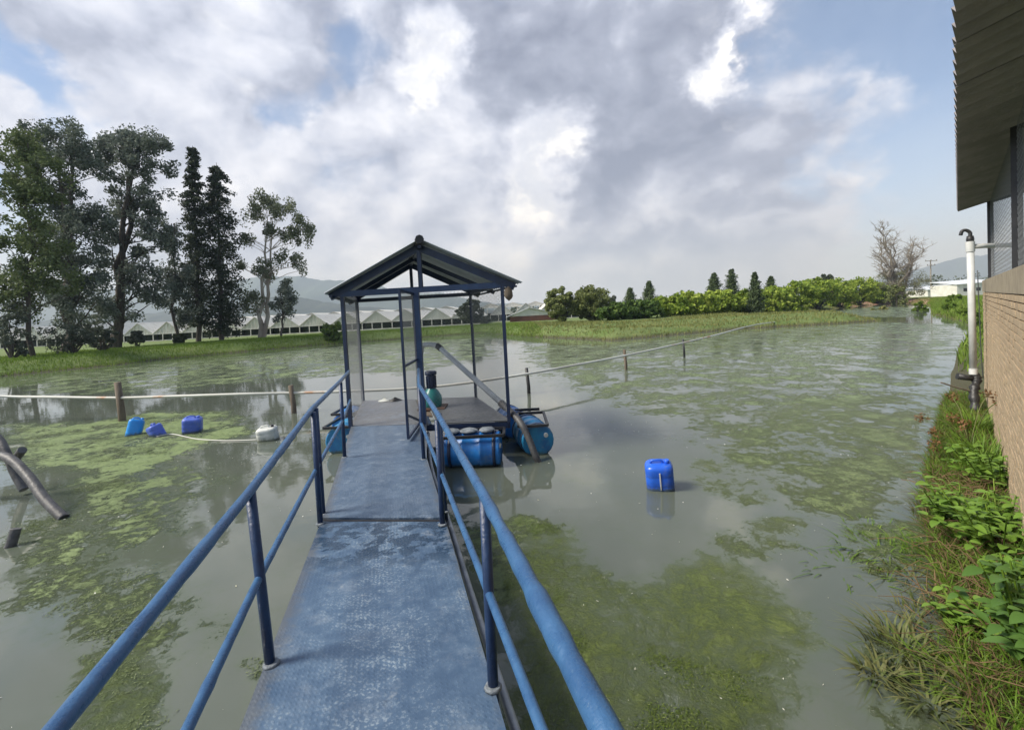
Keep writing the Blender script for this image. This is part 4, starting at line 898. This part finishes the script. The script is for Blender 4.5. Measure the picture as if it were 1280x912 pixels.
# rope between them
q = [atz(196, 546), atz(215, 543), atz(245, 549), atz(275, 551), atz(300, 551), atz(322, 550)]
mb = MB(); mb.tube(smooth_line([(p_.x, p_.y, .012) for p_ in q], 6), .014, 6); tag(mb.build('rope', M['floatpipe']), 'pale rope floating between the blue jerrycans and the white one', 'rope')

# ------------------------------------------------------------------ float line across the pond with its stakes
def elev(px, py, pyw): # point whose foot on the water is seen at pyw
    f = atz(px, pyw); v = atY(px, py, f.y); return v
fl = [(-140, 489, 543), (0, 495, 527), (60, 496, 527), (148, 497, 526), (220, 495, 524), (300, 492.5, 521), (366, 491, 516), (430, 489, 513), (505, 486, 507), (580, 479, 502), (660, 467, 492), (720, 456, 480), (783, 444, 466), (856, 428, 449), (905, 416, 433), (930, 409, 423), (955, 404, 411), (985, 401, 404)]
pts = [elev(*a) for a in fl]
tag(MB().tube(smooth_line(pts, 5), .038, 10).build('float_line', M['floatpipe']), 'long pale pipe with rusty stretches held on stakes across the pond', 'pipe')
for px, top, wl, r, m, lb in [(148, 478, 527, .09, 'wood', 'thick wooden stake under the pipe at the left, near the jerrycans'), (365, 482, 517, .07, 'wood', 'wooden stake under the pipe just left of the gangway'),
    (661, 460, 492, .055, 'steel', 'dark stake under the pipe right of the raft'), (783, 437, 462, .06, 'wood', 'weathered stake under the pipe, left one of the two far right ones'), (856, 424, 446, .05, 'steel', 'thin stake under the pipe, farthest to the right')]:
    f = atz(px, wl); tp = atY(px-2, top, f.y); zt = tp.z
    tag(MB().tube([(f.x, f.y+r+.03, -.6), (f.x+.01, f.y+r+.03, .2), (f.x-.03, f.y+r+.02, zt)], [r, r, r*.9], 9).build('stake', M[m]), lb, 'stake', 'stakes holding the long pipe')

# ------------------------------------------------------------------ old hoses at the left
def hose(label, pts, r, m='hose', ribs=True):
    L = smooth_line(pts, 14); mb = MB(); mb.tube(L, [r*(1+(.05 if (i % 2 and ribs) else 0)) for i in range(len(L))], 14); return tag(mb.build('old_hose', M[m]), label, 'hose', 'old hoses curving into the pond at the left')
hose('thick arched grey hose ending in the water at the left edge, largest of the group', [A_(-60, 596, 6.8), A_(-20, 572, 6.7), A_(10, 572, 6.55), A_(36, 596, 6.35), A_(56, 624, 6.15), A_(80, 648, 6.0)], .060)
hose('shorter dark hose crossing behind the thick arched one', [A_(-40, 520, 7.3), A_(-5, 545, 7.2), A_(8, 566, 7.1), A_(18, 590, 7.05), A_(30, 612, 7.0)], .056)
hose('short broken black stub poking up behind the arched hose', [A_(14, 580, 6.9), A_(22, 570, 6.9), A_(28, 562, 6.85)], .055)
hose('dark curved hose piece rising from the water below the arched hose', [A_(-25, 702, 5.3), A_(-2, 698, 5.28), A_(12, 684, 5.25), A_(20, 660, 5.3)], .05)

# ------------------------------------------------------------------ building on the right
D = Vector((1, 1, 0)).normalized(); N = Vector((-1, 1, 0)).normalized()   # along the wall (away), towards the water
W0 = Vector((10.55, 10.0, 0))                        # far corner at the wall face
def B(s, n, z): return Vector((W0.x-D.x*s+N.x*n, W0.y-D.y*s+N.y*n, z))       # s metres back towards the viewer, n outwards
bd = thing('farm_building', 'pale brick building with wire-mesh upper walls and wide corrugated eaves at the right edge', 'building', B(0, 0, 0))
LEN = 14.; TW = 2.62
mb = MB(); mb.bar(B(.02, -.12, 1.15), B(LEN, -.12, 1.15), .2, 2.5); mb.build('wall_core', M['mortar'], bd)
mb = MB(); mb.bar(B(-.02, -.115, 2.51), B(LEN, -.115, 2.51), .27, .24); mb.build('cement_band', M['render'], bd)
mb = MB(); mb.bar(B(-.0, -.6, 1.15), B(.0, -4.5, 1.15), .2, 2.7); mb.build('end_wall', M['mortar'], bd)
bl, bh, jt = .24, .075, .014
def brickmesh():
    mb = MB(); mb.box((0, 0, 0), (bl-jt, .05, bh-jt)); me = mb.mesh('brick', M['brick']); 
    return me
bme = brickmesh(); rz = math.atan2(D.y, D.x); rest = MB(); cnt = 0
allb = []
for r_ in range(31):
    z_ = .06+r_*bh+bh/2
    for c_ in range(int(LEN/bl)+1):
        s_ = c_*bl+(bl/2 if r_ % 2 else 0)+.12
        if s_ > LEN: continue
        allb.append((s_, z_))
vis = sorted([b for b in allb if b[0] < 8.6 and b[1] > .5], key=lambda b: -b[0])[:300]; vs_ = set(vis)
for s_, z_ in allb:
    pos = B(s_, -.012+random.uniform(-.004, .004), z_)
    if (s_, z_) in vs_:
        o = bpy.data.objects.new('brick', bme); S.collection.objects.link(o); o.parent = bd; o.location = pos-Vector(bd.location); o.rotation_euler = (0, 0, rz+random.uniform(-.01, .01))
    else: rest.box(pos, (bl-jt, .05, bh-jt), rz)
tag(rest.build('brickwork', M['brick'], bd), kind='stuff')
# frame posts and mesh
for s_ in (.04, 6.36, 12.2):
    zt = 4.55; mb = MB(); mb.bar(B(s_, -.12, TW), B(s_, -.12, zt), .07, .07); mb.build('frame_post', M['steel'], bd)
mb = MB(); mb.bar(B(0, -.12, TW+.03), B(LEN, -.12, TW+.03), .06, .05); mb.build('sill_rail', M['steel'], bd)
mb = MB(); mb.bar(B(-.2, -.12, 4.50), B(LEN, -.12, 4.50), .10, .16); mb.build('wall_plate', M['steel'], bd)
chain(B(0, -.12, 0), B(9, -.12, 0), TW+.05, 4.45, 'wire_mesh', bd, M['brightwire'], .13, .0016)
chain(B(0, -.2, 0), B(0, -4.4, 0), TW+.05, 4.9, 'wire_mesh', bd, M['brightwire'], .13, .0018)
mb = MB(); mb.bar(B(0, -1.6, TW), B(0, -1.6, 5.0), .07, .07); mb.build('frame_post', M['steel'], bd)
# roof: sheets side by side, corrugations running up the slope
sl = .26; OV = .39
for i in range(14):
    s0, s1 = -.12+i*.98, -.12+(i+1)*.98+.03; dz_ = (i % 2)*.006
    n0, n1 = OV, -4.6
    p_ = [B(s0, n0, 4.27+dz_), B(s1, n0, 4.27+dz_), B(s1, n1, 4.27+(OV+4.6)*sl+dz_), B(s0, n1, 4.27+(OV+4.6)*sl+dz_)]
    corr(p_[0], p_[1], p_[2], p_[3], 4, .045, 'roof_sheet', M['eave'], bd, th=.006)
for n_ in (-1.5, -3.0):
    mb = MB(); z_ = 4.27+(OV-n_)*sl-.08; mb.bar(B(-.05, n_, z_), B(LEN, n_, z_), .06, .09); mb.build('purlin', M['steel'], bd)
for s_ in (.04, 6.36):
    mb = MB(); mb.bar(B(s_, -.1, 4.36), B(s_, -4.4, 4.27+(OV+4.4)*sl-.14), .07, .1); mb.build('rafter', M['steel'], bd)

# white pipe with tap
pb = B(1.9, .22, 0); zt = atY(1217, 303, pb.y).z; zb2 = atY(1222, 466, pb.y).z
wpipe = thing('standpipe', 'white vertical pipe with a black tap on top beside the building corner', 'pipe', (pb.x, pb.y, zb2))
mb = MB(); mb.tube([(pb.x+.02, pb.y, zb2), (pb.x, pb.y, zt)], .056, 16); mb.build('riser', M['pvc'], wpipe)
zj = atY(1219, 308, pb.y).z
mb = MB(); lathe(mb, (pb.x, pb.y, zj), (0, 0.001, 1), [(-.10, .068), (.10, .068)], 16); a1 = B(1.9, -.35, zj+.04); mb.tube([(pb.x, pb.y, zj), B(1.75, .02, zj), B(1.2, -.32, zj+.0), B(-.0, -1.4, zj+.02)], .046, 12); mb.build('side_branch', M['pvc'], wpipe)
mb = MB(); lathe(mb, (pb.x+.02, pb.y, zb2+.03), (0, 0.001, 1), [(-.05, .066), (.06, .066)], 16); mb.build('coupling', M['pvc'], wpipe)
mb = MB(); mb.tube([(pb.x, pb.y, zt-.01), (pb.x, pb.y, zt+.06), (pb.x, pb.y, zt+.13)], [.05, .062, .05], 12); q = Vector((pb.x, pb.y, zt+.12)); s_ = Vector((-.8, .5, 0)).normalized()
mb.tube(smooth_line([q, q+Vector((0, 0, .07)), q+s_*.05+Vector((0, 0, .125)), q+s_*.11+Vector((0, 0, .12)), q+s_*.135+Vector((0, 0, .04))], 5), .030, 10); mb.build('tap', M['black'], wpipe)
mb = MB(); mb.tube(smooth_line([(pb.x+.08, pb.y-.05, zt-.55), (pb.x+.05, pb.y-.09, zt-.9), (pb.x+.12, pb.y-.06, zb2+.4), (pb.x+.16, pb.y-.05, zb2-.1)], 6), .008, 6); mb.build('cable', M['darkwire'], wpipe)
# black wrapped valve at its foot
vb = thing('wrapped_valve', 'black plastic-wrapped valve and hose at the foot of the white pipe', 'valve', (pb.x, pb.y, zb2-.8))
L = smooth_line([(pb.x+.04, pb.y, zb2+.0), (pb.x+.05, pb.y-.03, zb2-.14), (pb.x-.08, pb.y-.10, zb2-.35), (pb.x-.16, pb.y-.2, zb2-.62), (pb.x-.2, pb.y-.25, zb2-.95)], 7)
mb = MB(); mb.tube(L, [random.uniform(.055, .09) for _ in L], 12); mb.build('plastic_wrap', M['black'], vb)
mb = MB(); mb.tube([L[6], L[6]+Vector((-.28, .1, .06))], [.05, .065], 10); mb.build('hose_stub', M['black'], vb)
mb = MB(); mb.tube(smooth_line([L[14], L[14]+Vector((-.3, .05, .1)), L[14]+Vector((-.55, .1, .20))], 5), .014, 7); mb.build('stick', M['wood'], vb)

# ------------------------------------------------------------------ near right bank plants
def leafmesh(nm, L, w_, m, fold=.25, curl=.25):
    vs = []; rows = 7
    for i in range(rows):
        f = i/(rows-1); hw = w_/2*math.sin(math.pi*min(1, f**.75))**.8+(.0005); z = -curl*L*f*f
        vs += [(-hw, f*L, z+fold*hw), (0, f*L, z), (hw, f*L, z+fold*hw)]
    mb = MB(); mb.add(vs, [(i*3+k, i*3+k+1, i*3+k+4, i*3+k+3) for i in range(rows-1) for k in (0, 1)], True); return mb.mesh(nm, M[m])
def leafy(label, base, stems, lm, per, hgt, spread, sc=(.8, 1.2), name='leafy_plant'):
    root = thing(name, label, 'plant', base); mb = MB(); base = Vector(base)
    for i in range(stems):
        a = random.uniform(0, 6.283); rr_ = spread*random.uniform(.15, 1)**.7; h = hgt*random.uniform(.55, 1.1)
        b0 = base+Vector((math.cos(a)*rr_*.35, math.sin(a)*rr_*.35, -.04)); tp = base+Vector((math.cos(a)*rr_, math.sin(a)*rr_, h)); L = smooth_line([b0, b0.lerp(tp, .5)+Vector((0, 0, .04)), tp], 4); mb.tube(L, .0055, 5, False)
        for k in range(per):
            f = .3+.7*k/(per-1) if per > 1 else 1; q = L[min(len(L)-1, int(f*(len(L)-1)))]; an = k*2.4+random.uniform(-.3, .3)
            o = bpy.data.objects.new('leaf', lm); S.collection.objects.link(o); o.parent = root; o.location = q-base
            o.rotation_euler = (random.uniform(-.1, .65)*(1 if f < .95 else .3), random.uniform(-.25, .25), an); s_ = random.uniform(*sc)*(1 if f < .9 else .75); o.scale = (s_, s_, s_)
    mb.build('stem', M['neargrass'], root); return root
def onb(px, py, z=None):         # point of the bank surface seen at px, py
    d = ray(px, py); t_ = .5
    for _ in range(900):
        v = Vector((0, 0, EYE))+d*t_; h = max(gz(v.x, v.y), 0.)
        if v.z <= h: return Vector((v.x, v.y, h))
        t_ *= 1.006
    return v
lmA = leafmesh('leaf', .115, .056, 'nearleaf', .2, .3); lmB = leafmesh('leaf', .085, .045, 'nearleafyellow'); lmC = leafmesh('leaf', .10, .05, 'nearleafyellow')
def W3(px, py, Y_): return atY(px, py, Y_)
leafy('big soft-leaved green plant at the right edge, nearest the viewer', W3(1300, 830, 2.4), 36, lmA, 8, .50, .38, (.6, 1.15))
leafy('fresh green leafy plant against the wall, above the largest one', onb(1250, 690), 33, lmB, 9, .48, .55, (1., 1.8))
leafy('lighter leafy plant at the water side, left of the one against the wall', onb(1200, 660), 28, lmC, 9, .38, .42, (.8, 1.5))
leafy('leafy weeds at the foot of the wall below the grass tuft', onb(1250, 610), 32, lmB, 8, .42, .55, (.9, 1.6))
def tuft(name, label, cat, base, n, h, spread, wd, m, lean=.5, kind=None):
    base = Vector(base); V = []; F_ = []
    for i in range(n):
        a = random.uniform(0, 6.283); r0 = spread*random.random()**.6; b0 = base+Vector((math.cos(a)*r0, math.sin(a)*r0, -.02)); hh = h*random.uniform(.5, 1.15); a2 = a+random.uniform(-.8, .8); ln = hh*lean*random.uniform(.3, 1.4)
        dv = Vector((math.cos(a2), math.sin(a2), 0)); sv_ = Vector((-dv.y, dv.x, 0)); seg_ = 5; bi = len(V)
        for k in range(seg_+1):
            f = k/seg_; q = b0+dv*ln*f**1.8+Vector((0, 0, hh*(f-.35*lean*f**3))); hw = wd*.5*(1-f**2)+.0008; V += [q-sv_*hw, q+sv_*hw]
        F_ += [(bi+2*k, bi+2*k+1, bi+2*k+3, bi+2*k+2) for k in range(seg_)]
    o = link(name, np_mesh(name, np.array([tuple(v) for v in V]), np.array(F_), M[m])); return tag(o, label, cat, kind=kind)
tuft('grass_tuft', 'tall bright grass tuft growing beside the wall under the black valve', 'grass', onb(1232, 585), 260, .55, .32, .012, 'neargrass', .7)
tuft('grass_tuft', 'second grass tuft by the wall, just behind the seed-headed sedge', 'grass', onb(1218, 540), 170, .55, .25, .012, 'neargrass', .8)
tuft('grass_tuft', 'yellowing grass tuft at the water edge left of the leafy plants', 'grass', onb(1180, 650), 150, .32, .26, .010, 'dryreed', .9)
tuft('water_weed', 'sprawling yellow-green weed in the shallows left of the bank, upper one', 'weed', atz(1105, 690), 90, .12, .38, .010, 'neargrass', 2.2)
tuft('water_weed', 'thin weed strands reaching out farthest left over the shallow water', 'weed', atz(1058, 712), 55, .08, .30, .010, 'neargrass', 2.5)
tuft('water_weed', 'reddish-yellow weed strands in the shallows beside the brown roots', 'weed', atz(1140, 722), 80, .12, .26, .009, 'dryreed', 2.0)
tuft('reed_clump', 'dry olive reed clump standing in the water at the lower right', 'reeds', atz(1130, 815), 120, .24, .20, .014, 'dryreed', 1.1)
tuft('reed_clump', 'paler broad-bladed reed clump, left part beside the olive one', 'reeds', atz(1098, 845), 70, .16, .12, .016, 'dryreed', 1.2)
tuft('reed_clump', 'drooping reed clump at the bottom edge beside the bank', 'reeds', atz(1165, 880), 90, .16, .16, .015, 'dryreed', 1.3)
for px, py, n_, h_, sp_, m_, lb in [(1172, 700, 110, .20, .24, 'neargrass', 'green-brown weed clump hugging the water edge below the stone'), (1090, 660, 60, .08, .30, 'neargrass', 'sparse weed strands in the shallows farther out, above the reddish ones'),
    (1205, 760, 100, .18, .20, 'dryreed', 'dull weed clump at the water edge beside the largest leafy plant'), (1150, 770, 60, .14, .16, 'dryreed', 'small reed clump between the upper weeds and the olive reeds'),
    (1210, 860, 120, .20, .24, 'neargrass', 'grassy clump at the bottom edge under the largest leafy plant'), (1190, 600, 100, .26, .22, 'neargrass', 'arching grass clump at the water edge under the sedge')]:
    tuft('weed_clump', lb, 'weed', atz(px, py), n_, h_, sp_, .011, m_, 1.2)
# sedge with brown seed heads
sb_ = onb(1212, 560); root = thing('sedge', 'sedge with brown clustered seed heads leaning over the water', 'plant', sb_); mb = MB()
for tx, ty, Y_ in [(1152, 522, 7.0), (1168, 540, 6.6), (1168, 556, 6.2), (1192, 522, 6.6), (1190, 496, 7.4), (1250, 500, 6.5), (1236, 492, 6.8), (1205, 530, 6.4)]:
    tp = atY(tx, ty, Y_); L = smooth_line([sb_, sb_.lerp(tp, .5)+Vector((0, 0, .16)), tp], 5); mb.tube(L, .006, 5, False)
    V, F_ = leaves([tuple(tp)], [.09], 60, .045, .0, 2); link('seed_head', np_mesh('seed_head', V, F_, M['seed']), root)
mb.build('stem', M['dryreed'], root)
# tangled roots and litter on the bank
mb = MB()
for i in range(420):
    f = random.random(); c = Vector((2.75, 2.6, 0)).lerp(Vector((5.6, 5.6, 0)), f)+N*random.uniform(-.25, .30); c.z = max(gz(c.x, c.y), .0)+random.uniform(0, .08)
    a = random.uniform(0, 6.283); l_ = random.uniform(.12, .45); e_ = c+Vector((math.cos(a)*l_, math.sin(a)*l_, random.uniform(-.06, .12)))
    mb.tube([c, c.lerp(e_, .5)+Vector((random.uniform(-.06, .06), random.uniform(-.06, .06), random.uniform(0, .09))), e_], [.005, .004, .002], 4, False)
tag(mb.build('dry_roots', M['rootbrown']), 'tangle of dry brown roots and stalks along the wet bank', 'roots', kind='stuff')
n = 26000; f = RNG.random(n); x = 2.1+f*8.0+RNG.normal(0, .3, n); y = 2.2+f*8.0-RNG.normal(0, .3, n); d = sdf(x, y); k = (d > -.03) & (((x-y)-.55)/1.414 < -.02)
x, y = x[k], y[k]; g = RNG.random(len(x)) < .35
blades(x[g], y[g], np.maximum(height(x[g], y[g]), 0)-.02, .13, .009, M['rootbrown'], 'dead_grass', 'matted dead grass on the narrow bank along the building', .9)

g = ~g; blades(x[g], y[g], np.maximum(height(x[g], y[g]), 0)-.02, .14, .010, M['neargrass'], 'bank_grass', 'short green weeds on the narrow bank along the building', .8)
leafy('low green weeds in the gap between the largest plant and the water', onb(1212, 790), 14, lmB, 8, .20, .26, (.7, 1.2))
leafy('yellow-green weeds at the wall foot between the two larger leafy plants', onb(1262, 740), 18, lmC, 8, .30, .28, (.7, 1.2))
# a stone half hidden in the plants
c = onb(1196, 640); mb = MB(); vs = []; n = 12
for i in range(6):
    f = i/5; r = math.sin((f*.9+.08)*math.pi)
    for k in range(n):
        a = k/n*6.283; j = random.uniform(.85, 1.12); vs.append((c.x+math.cos(a)*.10*r*j, c.y+math.sin(a)*.08*r*j, c.z+.13*(1-f)))
mb.add(vs, [(q*n+k, (q+1)*n+k, (q+1)*n+(k+1) % n, q*n+(k+1) % n) for q in range(5) for k in range(n)]+[tuple(range(n))], False); tag(mb.build('stone', M['grime']), 'grey stone half hidden among the leafy plants on the right bank', 'stone')
# floating algae relief near the viewer
def tufts_algae(n, xr, yr, thr, size, m, nm, lb, zoff=.0):
    x = RNG.uniform(*xr, n); y = RNG.uniform(*yr, n); dn_, sb2 = algae(x, y)
    p_ = dn_+.22*wav(x*2.1, y*2.1)+.12*wav(x*6.3+2, y*6.1)+RNG.normal(0, .06, n); k = (p_ > thr) & (sdf(x, y) < -.02)
    x, y = x[k], y[k]; n = len(x); an = RNG.random(n)*6.283; L_ = size*(.4+RNG.random(n)); tl = RNG.normal(0, .35, n)
    dx, dy = np.cos(an)*L_, np.sin(an)*L_; z = .001+RNG.random(n)*.006+zoff; wx, wy = -dy*.14, dx*.14
    V = np.stack([np.stack([x-dx/2, y-dy/2, z], 1), np.stack([x+wx, y+wy, z+.003], 1), np.stack([x+dx/2, y+dy/2, z+np.abs(tl)*L_*.5], 1), np.stack([x-wx, y-wy, z+.002], 1)], 1).reshape(-1, 3)
    return tag(link(nm, np_mesh(nm, V, np.arange(n*4).reshape(-1, 4), m)), lb, 'algae', kind='stuff')
M['algae_yellow'] = leafmat('algae_yellow', [(.05, .08, .014), (.10, .145, .024), (.19, .24, .045)], .2, .35, 1.5)
M['algae_dull'] = leafmat('algae_dull', [(.07, .10, .035), (.13, .17, .07), (.22, .26, .13)], .2, .6, 1.5)
tufts_algae(150000, (-.2, 3.4), (1.7, 5.6), .86, .020, M['algae_yellow'], 'floating_algae', 'yellow-green feathery algae mat right of the gangway in the foreground')
tufts_algae(150000, (-9, -1.6), (1.6, 7.5), .68, .026, M['algae_dull'], 'floating_algae', 'dull green algae scraps left of the gangway')
tufts_algae(110000, (-16, -3.5), (7, 14), .76, .045, M['algae_dull'], 'floating_algae', 'pale green algae mat around the floating jerrycans')

x = np.concatenate([RNG.uniform(-9, 9, 1500), RNG.uniform(-14, -4, 500)]); y = np.concatenate([RNG.uniform(1.6, 13, 1500), RNG.uniform(6, 13, 500)])
k = (sdf(x, y) < -.05) & ~((x > -4.2+0*y) & (x < .7) & (y < 11) & (np.abs(x+.27*y+.1) < 1.1)); x, y = x[k], y[k]; n = len(x); an = RNG.random(n)*6.28; L_ = .004+.014*RNG.random(n)**3
V = np.stack([np.stack([x+np.cos(an+q)*L_*r_, y+np.sin(an+q)*L_*r_, .004+0*x+h_], 1) for q, r_, h_ in ((0, 1, 0), (1.57, .45, .003), (3.14, 1, .004), (4.71, .45, 0))], 1).reshape(-1, 3)
M['fleck'] = leafmat('floating_flecks', [(.20, .22, .10), (.45, .45, .36), (.7, .7, .64)], .1)
tag(link('floating_debris', np_mesh('floating_debris', V, np.arange(n*4).reshape(-1, 4), M['fleck'])), 'tiny pale leaf bits and flecks drifting on the pond', 'debris', kind='stuff')

# ------------------------------------------------------------------ haze
hb = MB(); hb.box((0, 2300, 300), (12400, 6900, 610)); hm = bpy.data.materials.new('haze'); hm.use_nodes = True; nt = hm.node_tree; nt.nodes.clear()
vo = nt.nodes.new('ShaderNodeVolumePrincipled'); vo.inputs['Density'].default_value = .00026; vo.inputs['Color'].default_value = (.60, .74, 1, 1); vo.inputs['Absorption Color'].default_value = (1, 1, 1, 1); vo.inputs['Anisotropy'].default_value = .1
mo = nt.nodes.new('ShaderNodeOutputMaterial'); nt.links.new(vo.outputs[0], mo.inputs['Volume'])
tag(hb.build('haze', hm), kind='stuff')
print('objects', len(bpy.data.objects), 'tris', sum(len(m_.loops)-2*len(m_.polygons) for m_ in bpy.data.meshes))
